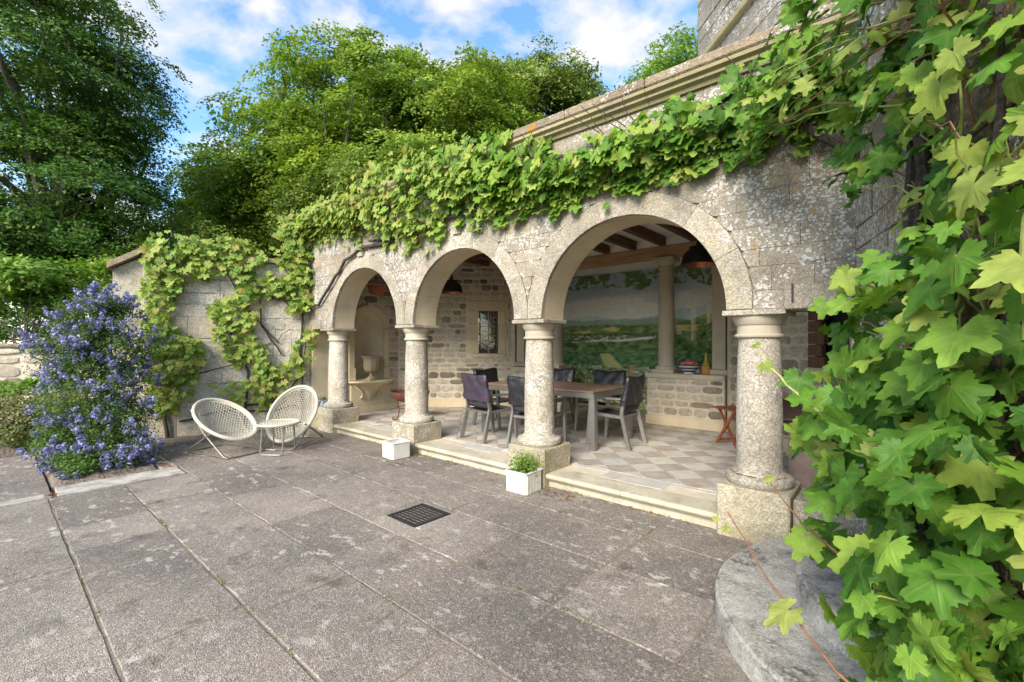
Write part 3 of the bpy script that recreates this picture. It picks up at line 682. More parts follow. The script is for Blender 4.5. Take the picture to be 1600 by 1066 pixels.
# left canted wall with window
wc, L = wall_frame('rubble_wall', (-8.0, 5.66), (-6.26, 7.40), 'rubble stone back wall with the small leaded window')
WS0, WS1, WZ0, WZ1 = 1.69, 2.10, 1.28, 2.19
mm = MB(); mm.box(0, WS0, 0, .25, 0, CZ); mm.box(WS1, L, 0, .25, 0, CZ); mm.box(L, L + .3, .14, .3, 0, CZ); mm.box(WS0, WS1, 0, .25, 0, WZ0); mm.box(WS0, WS1, 0, .25, WZ1, CZ); mm.ob('mortar_core', 'mortar', wc)
rubble_courses(wc, .02, L - .10, FZ + .19, CZ, [(WS0 - .27, WS1 + .22, WZ0 - .02, WZ1 + .22), (WS0 - .15, WS1 + .15, WZ0 - .10, WZ0)], rnd=random.Random(5))
mm = MB(); mm.box(0, L, -.03, .02, FZ, FZ + .18, .006); mm.ob('skirting', 'lime', wc)
for (a, b2, c_, d_, nm) in ((WS0 - .27, WS1 + .22, WZ1 + .005, WZ1 + .215, 'window_lintel'), (WS0 - .24, WS0 - .002, 1.92, WZ1, 'window_jamb'), (WS0 - .20, WS0 - .002, 1.60, 1.915, 'window_jamb'), (WS0 - .25, WS0 - .002, WZ0, 1.595, 'window_jamb'), (WS1 + .002, WS1 + .16, 1.90, WZ1, 'window_jamb'), (WS1 + .002, WS1 + .20, 1.58, 1.895, 'window_jamb'), (WS1 + .002, WS1 + .16, WZ0, 1.575, 'window_jamb')):
    mm = MB(); mm.box(a, b2, -.022, .12, c_ + .002, d_ - .002, .006); mm.ob(nm, 'lime', wc)
mm = MB(); mm.box(WS0 - .15, WS1 + .15, -.055, .12, WZ0 - .085, WZ0 - .003, .008); mm.ob('window_sill', 'lime', wc)
win = empty('leaded_window', ((WS0 + WS1) / 2, .10, WZ0), parent=wc)
W2, H2 = (WS1 - WS0) / 2 - .004, WZ1 - WZ0
mm = MB(); mm.box(-W2, -W2 + .035, -.02, .02, .002, H2 - .004); mm.box(W2 - .035, W2, -.02, .02, .002, H2 - .004); mm.box(-W2 + .036, W2 - .036, -.02, .02, .002, .09); mm.box(-W2 + .036, W2 - .036, -.02, .02, H2 - .05, H2 - .004); mm.ob('window_frame', 'dark_wood_frame', win)
mm = MB(); mm.box(-.012, .012, -.028, -.0205, .01, H2 - .01); mm.ob('window_mullion', 'lead', win)
mm = MB()
for i in range(1, 8): mm.box(-W2 + .036, W2 - .036, -.012, -.004, .09 + i * .097 - .005, .09 + i * .097 + .005)
for x in (-.115, -.06, .06, .115): mm.box(x - .005, x + .005, -.013, -.003, .091, H2 - .051)
mm.ob('glazing_bars', 'lead', win)
mm = MB(); mm.box(-W2 + .036, W2 - .036, .0, .008, .091, H2 - .051); mm.ob('window_pane', 'glass', win)

# right canted wall with brick opening
wr, L = wall_frame('rubble_wall', (-2.0, 7.40), (-.26, 5.66), 'rubble stone wall behind the thick right-hand column, with a brick-edged dark opening')
mm = MB(); mm.box(-.3, 0, .14, .3, 0, CZ); mm.box(0, 1.80, 0, .25, 0, CZ); mm.box(2.28, L + .3, 0, .25, 0, CZ); mm.box(1.80, 2.28, 0, .25, 0, 1.25); mm.box(1.80, 2.28, .2, .25, 1.25, CZ); mm.ob('mortar_core', 'mortar', wr)
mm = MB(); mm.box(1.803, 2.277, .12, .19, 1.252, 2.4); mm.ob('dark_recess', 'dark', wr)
rubble_courses(wr, .10, L, FZ + .19, 2.9, [(1.70, 2.32, 1.2, 2.6)], rnd=random.Random(77))
for i in range(9):
    mm = MB(); mm.box(1.705, 1.95 - .04 * (i % 2), -.014, .05, 1.215 + i * .135, 1.34 + i * .135, .006); mm.ob('brick', 'brick', wr)
mm = MB(); mm.box(0, L + .28, -.03, .02, FZ, FZ + .18, .006); mm.ob('skirting', 'lime', wr)
# right side wall (hardly seen)
wq, L = wall_frame('rubble_wall', (-.26, 5.66), (-.26, 4.1), 'rubble side wall at the right end of the loggia behind the vine')
mm = MB(); mm.box(.28, L - .01, 0, .25, 0, CZ); mm.ob('mortar_core', 'mortar', wq)
rubble_courses(wq, .3, L - .02, FZ + .05, 2.7, rnd=random.Random(31), hmin=.13, wmin=.2)

# pedestals, inner columns and pilasters in front of the mural
def doric(m_, x, y, z0, z1, r):
    H = z1 - z0
    m_.lathe([(r * 1.32, .056), (r * 1.35, .075), (r * 1.28, .10), (r * 1.08, .115), (r, .14), (r * 1.0, H * .35), (r * .94, H * .7), (r * .85, H - .20), (r * .95, H - .195), (r * .95, H - .175), (r * .86, H - .17), (r * .87, H - .13), (r * 1.1, H - .09), (r * 1.18, H - .06)], 32, (x, y, z0))
SILL = 1.0
for side, (x0, x1), lab in ((1, (-3.25, -2.02), 'rubble pedestal with stone sill under the fruit bowl'), (-1, (-6.24, -5.01), 'rubble pedestal with stone sill beside the leaded window')):
    pd = empty('rubble_pedestal', (x0, 7.32, 0), 0, lab, 'pedestal')
    wd = x1 - x0
    mm = MB(); mm.box(0, wd, 0, .42, 0, SILL - .08); mm.ob('mortar_core', 'mortar', pd)
    rubble_courses(pd, .01, wd - .01, FZ + .17, SILL - .085, rnd=random.Random(60 + side), hmin=.10, hmax=.2, wmin=.12, wmax=.40)
    mm = MB(); mm.box(-.03, wd + .01, -.035, .44, SILL - .078, SILL, .008); mm.ob('sill', 'inner', pd)
    mm = MB(); mm.box(-.02, wd, -.03, .0, FZ, FZ + .16, .006); mm.ob('skirting', 'lime', pd)
    cx = -3.0 if side > 0 else -5.26
    c_ = empty('inner_column', (cx, 7.53, SILL), 0, 'round stone column on the pedestal left of the fruit bowl' if side > 0 else 'round inner column on the far pedestal, mostly behind an arcade column', 'column')
    mm = MB(); mm.box(-.185, .185, -.185, .185, .001, .055, .004); mm.ob('base', 'inner', c_)
    mm = MB(); doric(mm, 0, 0, 0, 1.94, .135); mm.ob('shaft', 'inner', c_)
    mm = MB(); mm.box(-.17, .17, -.17, .17, 1.882, 1.938, .004); mm.ob('abacus', 'inner', c_)
    px_ = -2.13 if side > 0 else -6.13
    p_ = empty('square_pilaster', (px_, 7.53, SILL), 0, 'square stone pilaster at the right end of the painted wall' if side > 0 else 'square stone pilaster beside the leaded window', 'pilaster')
    mm = MB(); mm.box(-.10, .10, -.11, .11, .09, 1.88, .005); mm.ob('shaft', 'inner', p_)
    mm = MB(); mm.box(-.13, .13, -.14, .14, .001, .088, .012); mm.ob('base', 'inner', p_)
    mm = MB(); mm.box(-.13, .13, -.14, .14, 1.882, 1.94, .012); mm.ob('capital', 'inner', p_)

# mural: painted landscape on a curved plaster wall (paint colours held per vertex)
def vnoise(x, y, seed):
    r = np.random.default_rng(seed); tab = r.random((256, 256))
    xi, yi = np.floor(x).astype(int), np.floor(y).astype(int); fx, fy = x - xi, y - yi; fx = fx * fx * (3 - 2 * fx); fy = fy * fy * (3 - 2 * fy)
    g_ = lambda a, c: tab[a % 256, c % 256]
    return (g_(xi, yi) * (1 - fx) + g_(xi + 1, yi) * fx) * (1 - fy) + (g_(xi, yi + 1) * (1 - fx) + g_(xi + 1, yi + 1) * fx) * fy
def fbm(x, y, seed, o=5): return sum(vnoise(x * 2 ** k, y * 2 ** k, seed + k) * .5 ** (k + 1) for k in range(o)) / (1 - .5 ** o)
NU, NV = 420, 190
U = np.linspace(-1, 1, NU); th = np.pi / 2 * U
sup = lambda v_, e: np.sign(v_) * np.abs(v_) ** e
MX = -4.13 + 2.13 * sup(np.sin(th), .62); MY = 7.62 + 1.05 * np.abs(np.cos(th)) ** .55
V = np.linspace(FZ, 2.98, NV)
xx, zz = np.meshgrid(MX, V); 
def lerp(a, b_, f): return a + (b_ - a) * np.clip(f, 0, 1)[..., None]
col = np.zeros((NV, NU, 3))
C = lambda *c: np.array(c, float)
skyf = (zz - 1.9) / 1.0
col[:] = lerp(np.broadcast_to(C(.50, .52, .50), col.shape), np.broadcast_to(C(.22, .25, .29), col.shape), skyf * 1.2 + .35 * (fbm(xx * 1.2, zz * 2.4, 1) - .5))
cl = fbm(xx * 1.3 + 3, zz * 3.0, 9); col = lerp(col, np.broadcast_to(C(.78, .75, .64), col.shape), (cl - .46) * 4.0 * np.clip(1 - np.abs(zz - 2.16) / .36, 0, 1) * 1.3)
def layer(h, c0, c1, ns, sd):
    global col
    n_ = np.clip((fbm(xx * ns, zz * ns * 1.6, sd)[..., None] - .5) * 1.9 + .5, 0, 1); cc = C(*c0) * (1 - n_) + C(*c1) * n_
    soft = np.clip((h - zz) / .02, 0, 1)[..., None]; col = col * (1 - soft) + cc * soft
def patch(m_, c, sd, ns=14):
    global col
    f_ = np.clip(m_, 0, 1)[..., None] * (.55 + .45 * fbm(xx * ns, zz * ns, sd))[..., None]; col = col * (1 - f_) + C(*c) * f_
bump_ = lambda x0, w_: np.exp(-((xx - x0) / w_) ** 2)
layer(1.99 + .12 * bump_(-3.3, .5) + .20 * bump_(-2.4, .6) + .08 * bump_(-5.2, .4) + .05 * fbm(xx * 2, xx * 0, 3), (.27, .33, .37), (.34, .40, .42), 3, 4)
layer(1.93 + .09 * bump_(-4.7, .35) + .05 * np.sin(xx * 3) + .10 * fbm(xx * 3, xx * 0, 12), (.14, .21, .19), (.23, .30, .22), 5, 5)
layer(1.84 + .09 * fbm(xx * 4, xx * 0, 21) + .14 * np.clip(xx + 3.6, 0, 1.2), (.045, .10, .035), (.24, .29, .11), 7, 6)
patch((fbm(xx * 2.6, zz * 10, 31) - .56) * 14 * ((zz < 1.84) & (zz > 1.68)), (.55, .47, .16), 32)
layer(1.70 + .05 * fbm(xx * 7, xx * 0, 22), (.035, .075, .03), (.16, .22, .09), 11, 8)
patch((fbm(xx * 26, zz * 34, 33) - .55) * 18 * ((zz < 1.66) & (zz > 1.57)), (.62, .50, .38), 34)
rv = np.abs(zz - (1.535 + .045 * (xx + 5) + .012 * np.sin(xx * 6))); patch(np.clip((.032 - rv) / .012, 0, 1) * (xx < -3.7), (.62, .68, .70), 35, 25)
layer(1.50 + .07 * fbm(xx * 6, xx * 0, 41) + .28 * np.clip(xx + 4.0, 0, .8), (.025, .065, .022), (.20, .28, .10), 10, 42)
layer(1.30 + .05 * fbm(xx * 7, xx * 0, 43), (.03, .085, .04), (.17, .27, .11), 15, 44)
patch((.5 - np.abs((xx - zz * 1.4 + .1 * fbm(xx * 5, zz * 5, 45)) * 4 % 1 - .5) * 2.2) * ((zz < 1.27) & (zz > .98)), (.035, .085, .035), 47)
patch(np.clip((.14 + (1.3 - zz) * .3 - np.abs(xx + 4.75 + (zz - 1.2) * .7)) / .05, 0, 1) * (zz < 1.27), (.50, .46, .20), 46)
layer(.94 + .14 * fbm(xx * 5, xx * 0, 50), (.05, .10, .03), (.36, .40, .17), 12, 51)
patch((fbm(xx * 24, zz * 24, 53) - .60) * 14 * (zz < 1.02), (.75, .70, .58), 54)
for px_, pz, wd, hg in ((-4.55, .55, .09, .40), (-3.6, .5, .11, .36), (-4.2, .55, .05, .5)):
    patch(np.clip((wd * (.7 + .3 * (zz - pz) / hg) - np.abs(xx - px_)) / .015, 0, 1) * ((zz > pz) & (zz < pz + hg)), (.50, .25, .14), 55)
for px_, wd, zt in ((-2.92, .050, 2.42), (-2.62, .055, 2.5)):          # painted ruined columns
    e_ = wd * (.9 + .25 * fbm(xx * 0, zz * 6, 57)); patch(np.clip((e_ - np.abs(xx - px_)) / .012, 0, 1) * ((zz > 1.55) & (zz < zt)) * (.75 + .25 * np.sign(px_ - xx)), (.58, .50, .36), 58)
patch(np.clip((.04 - np.abs(zz - 2.45 - .02 * np.sin(xx * 9))) / .015, 0, 1) * ((xx > -3.02) & (xx < -2.5)), (.40, .34, .23), 59)
patch(((np.abs(xx + 3.2) < .06) & (zz > 1.66) & (zz < 1.84)) * .8, (.60, .48, .36), 60)
lf = fbm(xx * 11, zz * 11, 61) + .35 * fbm(xx * 2.5, zz * 2.5, 63); drop = 2.98 - .12 - .34 * fbm(xx * 1.5, xx * 0, 65) - .3 * np.clip(xx + 2.9, 0, .7) - .2 * np.clip(-5.3 - xx, 0, 1)
m_ = (zz > drop) & (lf > .64); lv = fbm(xx * 30, zz * 30, 67)[..., None]; col = np.where(m_[..., None], C(.02, .045, .015) * (1 - lv) + C(.13, .19, .06) * lv, col)
rf = fbm(xx * 13, zz * 13, 71); m_ = (xx > -2.75) & (zz < 1.95) & (rf > .49); lv = fbm(xx * 28, zz * 28, 73)[..., None]; col = np.where(m_[..., None], C(.02, .06, .02) * (1 - lv) + C(.24, .33, .13) * lv, col)
col = np.minimum(col * (1.5 + .5 * np.clip((zz - 1.85) / .1, 0, 1))[..., None], .85); col *=  (.84 + .32 * fbm(xx * 30, zz * 30, 81))[..., None]  # paint brightened to offset dim loggia light, more above where beam and arch shade
mv = np.stack([np.broadcast_to(MX, xx.shape), np.broadcast_to(MY, xx.shape), zz], -1).reshape(-1, 3)
idx = np.arange(NV * NU).reshape(NV, NU); mf = np.stack([idx[:-1, :-1], idx[:-1, 1:], idx[1:, 1:], idx[1:, :-1]], -1).reshape(-1, 4)
def np_mesh(name, v, f, k=4):
    me = bpy.data.meshes.new(name); me.vertices.add(len(v)); me.vertices.foreach_set('co', np.ascontiguousarray(v, np.float32).ravel())
    me.loops.add(f.size); me.loops.foreach_set('vertex_index', np.ascontiguousarray(f, np.int32).ravel()); me.polygons.add(len(f)); me.polygons.foreach_set('loop_start', np.arange(0, f.size, f.shape[1], dtype=np.int32))
    me.update(calc_edges=True); return me
me = np_mesh('mural', mv, mf); ca_ = me.color_attributes.new('paint', 'FLOAT_COLOR', 'POINT')
ca_.data.foreach_set('color', np.concatenate([np.clip(col, 0, 1).reshape(-1, 3), np.ones((NV * NU, 1))], 1).astype(np.float32).ravel())
t = NT('mural_paint'); M['mural'] = t.fin(t.attr('paint', 'Color'), .7, t.bump(t.noise(60, 4), .1, .004), spec=.25)
mur = empty('painted_mural_wall', (0, 0, 0), 0, 'curved wall painted with a valley, river and vineyard landscape', 'mural')
mobj('painting', me, 'mural', mur, True)
mm = MB(); 
for i in range(0, NU - 1, 6):
    j = min(i + 6, NU - 1); mm.add([(MX[i], MY[i] + .03, 0), (MX[j], MY[j] + .03, 0), (MX[j], MY[j] + .15, 0), (MX[i], MY[i] + .15, 0), (MX[i], MY[i] + .03, 3.3), (MX[j], MY[j] + .03, 3.3), (MX[j], MY[j] + .15, 3.3), (MX[i], MY[i] + .15, 3.3)], [(0, 1, 2, 3), (4, 5, 6, 7), (0, 1, 5, 4), (2, 3, 7, 6), (0, 3, 7, 4), (1, 2, 6, 5)])
mm.ob('backing', 'plaster', mur)

# ceiling, joists, beam
ceil = empty('loggia_ceiling', kind='structure')
mm = MB(); mm.slab([(-8.2, 4.185), (-.05, 4.185), (-.05, 5.7), (-1.8, 7.5), (-1.8, 8.9), (-6.5, 8.9), (-6.5, 7.5), (-8.2, 5.7)], CZ, CZ + .1); mm.ob('plaster_ceiling', 'plaster', ceil)
for i in range(15):
    x = -7.7 + i * .52
    y1 = min(7.42, 5.66 + (x + 8.0) - .02, 5.66 + (-.26 - x) - .02)
    mm = MB(); mm.box(x - .055, x + .055, 4.19, y1, CZ - .145, CZ - .002, .008); mm.ob('joist', 'joist', ceil)
mm = MB(); mm.box(-6.42, -1.84, 7.43, 7.64, 2.945, 3.14, .01); mm.ob('timber_beam', 'beam', ceil)
mm = MB(); mm.box(-6.42, -1.84, 7.45, 7.62, 3.141, CZ - .003); mm.ob('beam_packing', 'plaster', ceil)
mm = MB(); mm.box(-7.95, -.3, 4.19, 4.30, CZ - .30, CZ - .147, .008); mm.ob('wall_plate', 'joist', ceil)

# ------------------------------------------------------------------ left wing wall
WL0, WL1 = (-8.9, 1.6), (-8.05, 3.8)
wing, WLL = wall_frame('garden_wall', WL0, WL1, 'pale rough stone wall with swept coping, overgrown by vine behind the woven chairs')
def wing_top(s):                       # s from the left end
    u = s / WLL
    if u < .80: return 2.88
    if u < .92: return 2.88 + .55 * (math.sin((u - .80) / .12 * math.pi - math.pi / 2) + 1) / 2 * (1)
    return 3.43 + .13 * min(1, (u - .92) / .05)
core = MB(); S = np.linspace(0, WLL + .05, 40)
for i in range(39): core.prism([(S[i], -.05), (S[i + 1], -.05), (S[i + 1], wing_top(S[i + 1]) - .01), (S[i], wing_top(S[i]) - .01)], .012, .36)
core.ob('core', 'wing', wing)
rb = random.Random(14); z = 0.0
while z < 3.55:
    h = rb.uniform(.15, .30) if z > .3 else .32; x = 0
    while x < WLL - .03:
        wd = rb.uniform(.28, .7) * (1.0 if z > .3 else 1.3)
        if WLL - x - wd < .2: wd = WLL - x
        a, b2 = x + .0008, x + wd - .0008; x += wd
        n = max(2, int((b2 - a) / .05)); ps = np.linspace(a, b2, n + 1)
        topz = [min(z + h - .0008, wing_top(p) - .012) for p in ps]
        if min(topz) < z + .04: continue
        j = lambda: rb.uniform(-.008, .008)
        lowp = [(p, z + .0008 + j()) for p in np.linspace(a, b2, 5)]; up = [(p, q + (j() if q < wing_top(p) - .03 else 0)) for p, q in list(zip(ps, topz))[::-1]]
        ashlar_block('block', lowp + up, 'wing', wing, rb.uniform(.010, .022), .007, .03)
    z += h
cp = MB(); S = np.linspace(-.04, WLL + .02, 30); prev = None
for i in range(29):
    a, b2 = S[i], S[i + 1]; za, zb = wing_top(max(a, 0)), wing_top(max(b2, 0))
    cp.prism([(a, za), (b2, zb), (b2, zb + .075), (a, za + .075)], -.09, .44)
cp.ob('coping', 'coping', wing)
mm = MB(); mm.add([(-.04, -.08, 2.86), (-.04, .42, 2.86), (-.42, .42, 2.62), (-.42, -.08, 2.62), (-.04, -.08, 2.95), (-.04, .42, 2.95), (-.42, .42, 2.71), (-.42, -.08, 2.71)], [(0, 1, 2, 3), (7, 6, 5, 4), (0, 3, 7, 4), (1, 5, 6, 2), (2, 6, 7, 3), (0, 4, 5, 1)]); mm.ob('end_coping', 'coping', wing)
mm = MB(); mm.prism([(-.38, -.05), (-.002, -.05), (-.002, 2.85), (-.38, 2.62)], .05, .36); mm.ob('end_pier', 'wing', wing)
# smooth reveal facing the opening
mm = MB(); mm.box(WLL + .052, WLL + .09, .0, .40, -.04, SPR + .01, .004); mm.ob('reveal', 'lime', wing)
mm = MB(); mm.box(-8.30, -8.005, 3.84, 4.13, -.05, CZ); tag(mm.ob('end_pier', 'lime'), 'smooth pale stone pier between the vine wall and the loggia', 'pier')

# ------------------------------------------------------------------ right wing, house corner and tall house wall
rw, L = wall_frame('wing_wall', (-.215, 3.80), (.16, 2.52), 'stone wall at the right end of the arcade, mostly hidden by vine leaves')
mm = MB(); mm.box(0, L, .012, .3, 0, TOP + .1); mm.ob('core', 'facade', rw)
rb = random.Random(4); z = 0
while z < 3.6:
    h = rb.uniform(.13, .2); x = 0
    while x < L - .03:
        wd = rb.uniform(.25, .5)
        if L - x - wd < .2: wd = L - x
        ashlar_block('block', [(x + .004, z + .004), (x + wd - .004, z + .004), (x + wd - .004, z + h - .004), (x + .004, z + h - .004)], 'facade', rw, rb.uniform(.004, .016), .006, .03); x += wd
    z += h
hc, L = wall_frame('house_corner', (.12, 2.50), (.78, .30), 'orange-lichened house corner behind the large vine leaves')
mm = MB(); mm.box(0, L, .012, .6, -.05, 5.2); mm.ob('core', 'house', hc)
z = 0
while z < 5.1:
    h = rb.uniform(.16, .28); x = 0
    while x < L - .03:
        wd = rb.uniform(.25, .55)
        if L - x - wd < .2: wd = L - x
        ashlar_block('block', [(x + .004, z + .004), (x + wd - .004, z + .004), (x + wd - .004, z + h - .004), (x + .004, z + h - .004)], 'house', hc, rb.uniform(.004, .02), .008, .03); x += wd
    z += h
th_, L = wall_frame('house_wall', (-2.75, 8.35), (1.2, 4.4), 'tall stone house wall with string courses rising behind the arcade coping')
mm = MB(); mm.box(0, L, .012, 4.0, 3.42, 11); mm.ob('core', 'tower', th_)
z = 4.1; rb = random.Random(9)
while z < 9.5:
    h = rb.uniform(.16, .26); x = 0
    while x < 3.4:
        wd = rb.uniform(.28, .62)
        ashlar_block('block', [(x + .004, z + .004), (x + wd - .004, z + .004), (x + wd - .004, z + h - .004), (x + .004, z + h - .004)], 'tower', th_, rb.uniform(.004, .02), .008, .03); x += wd
    z += h
for zb in (5.25, 6.4): mm = MB(); mm.box(-.05, L, -.09, .01, zb, zb + .12, .02); mm.ob('string_course', 'mould', th_)

# curved steps by the house
def disc(cx, cy, r, n=40, a0=100, a1=330): return [(cx + r * math.cos(R(a0 + (a1 - a0) * i / n)), cy + r * math.sin(R(a0 + (a1 - a0) * i / n))) for i in range(n + 1)]
cs = empty('curved_steps', (0, 0, 0), 0, 'two weathered half-round stone steps beside the vine', 'steps')
for r_, z0, z1 in ((1.14, -.04, .125), (.74, .1252, .27)):
    k = disc(.30, 3.02, r_, 40, 105, 300)
    bm = bmesh.new(); lo = [bm.verts.new((x, y, z0)) for x, y in k]; hi = [bm.verts.new((x, y, z1)) for x, y in k]
    bm.faces.new(hi); bm.faces.new(lo[::-1])
    for i in range(len(k)): j = (i + 1) % len(k); bm.faces.new((lo[i], lo[j], hi[j], hi[i]))
    bmesh.ops.recalc_face_normals(bm, faces=bm.faces[:])
    bmesh.ops.bevel(bm, geom=[e for e in bm.edges if all(v in hi for v in e.verts)], offset=.022, segments=3, affect='EDGES')
    me = bpy.data.meshes.new('tread'); bm.to_mesh(me); bm.free(); mobj('tread', me, 'steps', cs)

# ------------------------------------------------------------------ dining set
tb = empty('dining_table', (-3.88, 5.49, FZ), 0, 'dining table with brown slatted top and grey metal legs under the arches', 'table')
for i in range(8): mm = MB(); mm.box(-.955, .955, -.515 + i * .129, -.515 + i * .129 + .124, .722, .748, .004); mm.ob('board', 'table_wood', tb)
mm = MB()
for s_ in (-1, 1): mm.box(-.97, .97, s_ * .50 - .02, s_ * .50 + .02, .655, .720); mm.box(s_ * .95 - .02, s_ * .95 + .02, -.479, .479, .655, .720)
mm.ob('apron', 'alu', tb)
for sx in (-1, 1):
    for sy in (-1, 1): mm = MB(); mm.box(sx * .945 - .042, sx * .945 + .042, sy * .492 - .042, sy * .492 + .042, .001, .654, .004); mm.ob('leg', 'alu', tb)
def armchair(loc, rz, label, cover):
    c = empty('armchair', (*loc, FZ), rz, label, 'chair', 'armchairs around the dining table')
    for s_ in (-1, 1):
        mm = MB(); mm.bar((s_ * .26, -.33, .0), (s_ * .25, -.22, .45), .034, .05); mm.bar((s_ * .25, -.22, .45), (s_ * .245, -.30, .87), .03, .04); mm.ob('rear_leg', 'alu', c)
        mm = MB(); mm.bar((s_ * .265, .26, .0), (s_ * .265, .21, .622), .034, .045); mm.ob('front_leg', 'alu', c)
        mm = MB(); mm.bar((s_ * .268, .25, .634), (s_ * .255, -.25, .638), .045, .024); mm.ob('armrest', 'alu', c)
        mm = MB(); mm.bar((s_ * .248, .22, .425), (s_ * .24, -.23, .40), .028, .04); mm.ob('seat_rail', 'alu', c)
    for y_, z_ in ((-.225, .40), (.225, .42)): mm = MB(); mm.bar((-.235, y_, z_), (.235, y_, z_), .03, .03); mm.ob('cross_rail', 'alu', c)
    n = 8; vs = []; fs = []
    for i in range(n + 1):
        for j in range(n + 1):
            u, v = i / n - .5, j / n - .5; vs.append((u * .46, v * .44, .428 - .022 * (1 - (2 * u) ** 2) - .012 * (1 - (2 * v) ** 2)))
    fs = [(i * (n + 1) + j, (i + 1) * (n + 1) + j, (i + 1) * (n + 1) + j + 1, i * (n + 1) + j + 1) for i in range(n) for j in range(n)]
    o = mobj('seat', mesh('seat', vs, fs), 'sling', c, True); md = o.modifiers.new('th', 'SOLIDIFY'); md.thickness = .008
    vs = []
    for i in range(n + 1):
        for j in range(n + 1):
            u, v = i / n - .5, j / n; vs.append((u * .47, -.225 - .075 * v - .018 * (1 - (2 * u) ** 2), .46 + .40 * v))
    o = mobj('backrest', mesh('backrest', vs, fs), 'sling', c, True); md = o.modifiers.new('th', 'SOLIDIFY'); md.thickness = .008
    # loose cover pulled over the top of the back
    r = random.Random(int(abs(loc[0] * 100 + loc[1] * 31))); nu, nv = 14, 10; vs = []; fs = []
    for fr in (1, -1):
        for i in range(nu + 1):
            for j in range(nv + 1):
                u, v = i / nu * 2 - 1, j / nv; zc = .555 + .365 * v - .012 * math.sin(u * 3 + 1) * v + .01 * r.uniform(-1, 1) * (j == 0)
                th2 = (.052 - .030 * v ** 3) * (1 - .5 * abs(u) ** 6); yc = -.225 - .075 * (zc - .46) / .40
                vs.append((u * (.283 - .014 * v + .006 * math.sin(v * 9)), yc + fr * th2 + .006 * math.sin(u * 7 + v * 8 + fr) + r.uniform(-.004, .004), zc))
    q = (nu + 1) * (nv + 1)
    for k in (0, 1): fs += [(k * q + i * (nv + 1) + j, k * q + (i + 1) * (nv + 1) + j, k * q + (i + 1) * (nv + 1) + j + 1, k * q + i * (nv + 1) + j + 1) for i in range(nu) for j in range(nv)]
    fs += [(i * (nv + 1) + nv, (i + 1) * (nv + 1) + nv, q + (i + 1) * (nv + 1) + nv, q + i * (nv + 1) + nv) for i in range(nu)]
    for i in (0, nu): fs += [(i * (nv + 1) + j, i * (nv + 1) + j + 1, q + i * (nv + 1) + j + 1, q + i * (nv + 1) + j) for j in range(nv)]
    me = mesh('cover', vs, fs); bm = bmesh.new(); bm.from_mesh(me); bmesh.ops.recalc_face_normals(bm, faces=bm.faces[:]); bm.to_mesh(me); bm.free()
    mobj('cover', me, cover, c, True)
armchair((-4.46, 4.74), R(-8), 'armchair with purple-sheened cover at the near left of the table', 'cover_purple')
armchair((-3.62, 4.76), R(4), 'black-covered armchair half hidden behind the third column', 'cover_black')
armchair((-5.05, 5.55), R(-90), 'black-covered armchair at the far left end of the table', 'cover_black')
armchair((-4.46, 6.20), R(180), 'black-covered armchair at the back of the table, just right of the column', 'cover_black')
armchair((-3.52, 6.20), R(178), 'black-covered armchair at the back of the table near the pedestal', 'cover_black')
armchair((-2.93, 5.55), R(92), 'black-covered armchair at the right end of the table, back towards the stool', 'cover_black')

# folding stool
st = empty('folding_stool', (-1.66, 6.50, FZ), R(-38), 'small red-brown wooden folding stool by the pedestal', 'stool')
for i in range(6): mm = MB(); mm.box(-.24 + i * .081, -.24 + i * .081 + .075, -.17, .17, .47, .49, .004); mm.ob('slat', 'stool', st)
for s_ in (-1, 1):
    mm = MB(); mm.bar((-.19, s_ * .14, .0), (.17, s_ * .14, .468), .022, .034); mm.ob('leg', 'stool', st)
    mm = MB(); mm.bar((.19, s_ * .112, .0), (-.17, s_ * .112, .468), .022, .034); mm.ob('leg', 'stool', st)
mm = MB(); mm.bar((-.15, -.128, .05), (-.15, .128, .05), .02, .03); mm.ob('stretcher', 'stool', st)
mm = MB(); mm.bar((.15, -.1, .05), (.15, .1, .05), .02, .03); mm.ob('stretcher', 'stool', st)

# pendant lamps
def pendant(x, y, zb, label):
    p = empty('pendant_lamp', (x, y, zb), 0, label, 'lamp', 'dome pendant lamps in the loggia')
    prof = [(.205, .0), (.208, .012), (.20, .02), (.195, .05), (.175, .12), (.145, .165), (.11, .185), (.108, .19), (.108, .215), (.075, .225), (.03, .235)]
    mm = MB(); mm.lathe(prof, 36, cap=False); mm.ob('shade', 'black_metal', p)
    mm = MB(); mm.lathe([(r_ - .006, z_ + (.001 if i == 0 else -.004)) for i, (r_, z_) in enumerate(prof) if i != 1 and r_ > .04], 36, cap=False); mm.ob('shade_lining', 'copper', p)
    mm = MB(); mm.lathe([(.03, .236), (.03, .27), (.018, .285), (.018, .31)], 16); mm.ob('lamp_holder', 'black_metal', p)
    mm = MB(); mm.tube([(0, 0, .31), (0, 0, CZ - zb - .148)], .006, 6); mm.ob('cord', 'black_metal', p)
    mm = MB(); mm.lathe([(.012, .20), (.03, .16), (.038, .12), (.03, .085), (.005, .075)], 16); mm.ob('bulb', 'white_paint', p)
pendant(-1.80, 5.50, 2.42, 'black dome lamp with copper lining hanging in the largest arch')
pendant(-6.10, 5.45, 2.40, 'black dome lamp hanging in the middle arch')
hb = empty('hanging_basket', (-7.60, 4.90, 2.42), 0, 'terracotta hanging bowl in the smallest arch', 'hanging pot')
mm = MB(); mm.lathe([(.06, 0), (.12, .01), (.155, .08), (.185, .16), (.19, .175), (.175, .176), (.12, .10)], 28, cap=False); mm.ob('bowl', 'terracotta', hb)
for k in range(3):
    a = k * 2.09; mm = MB(); mm.tube([(.185 * math.cos(a), .185 * math.sin(a), .17), (0, 0, .62)], .004, 5); mm.ob('chain', 'iron', hb)
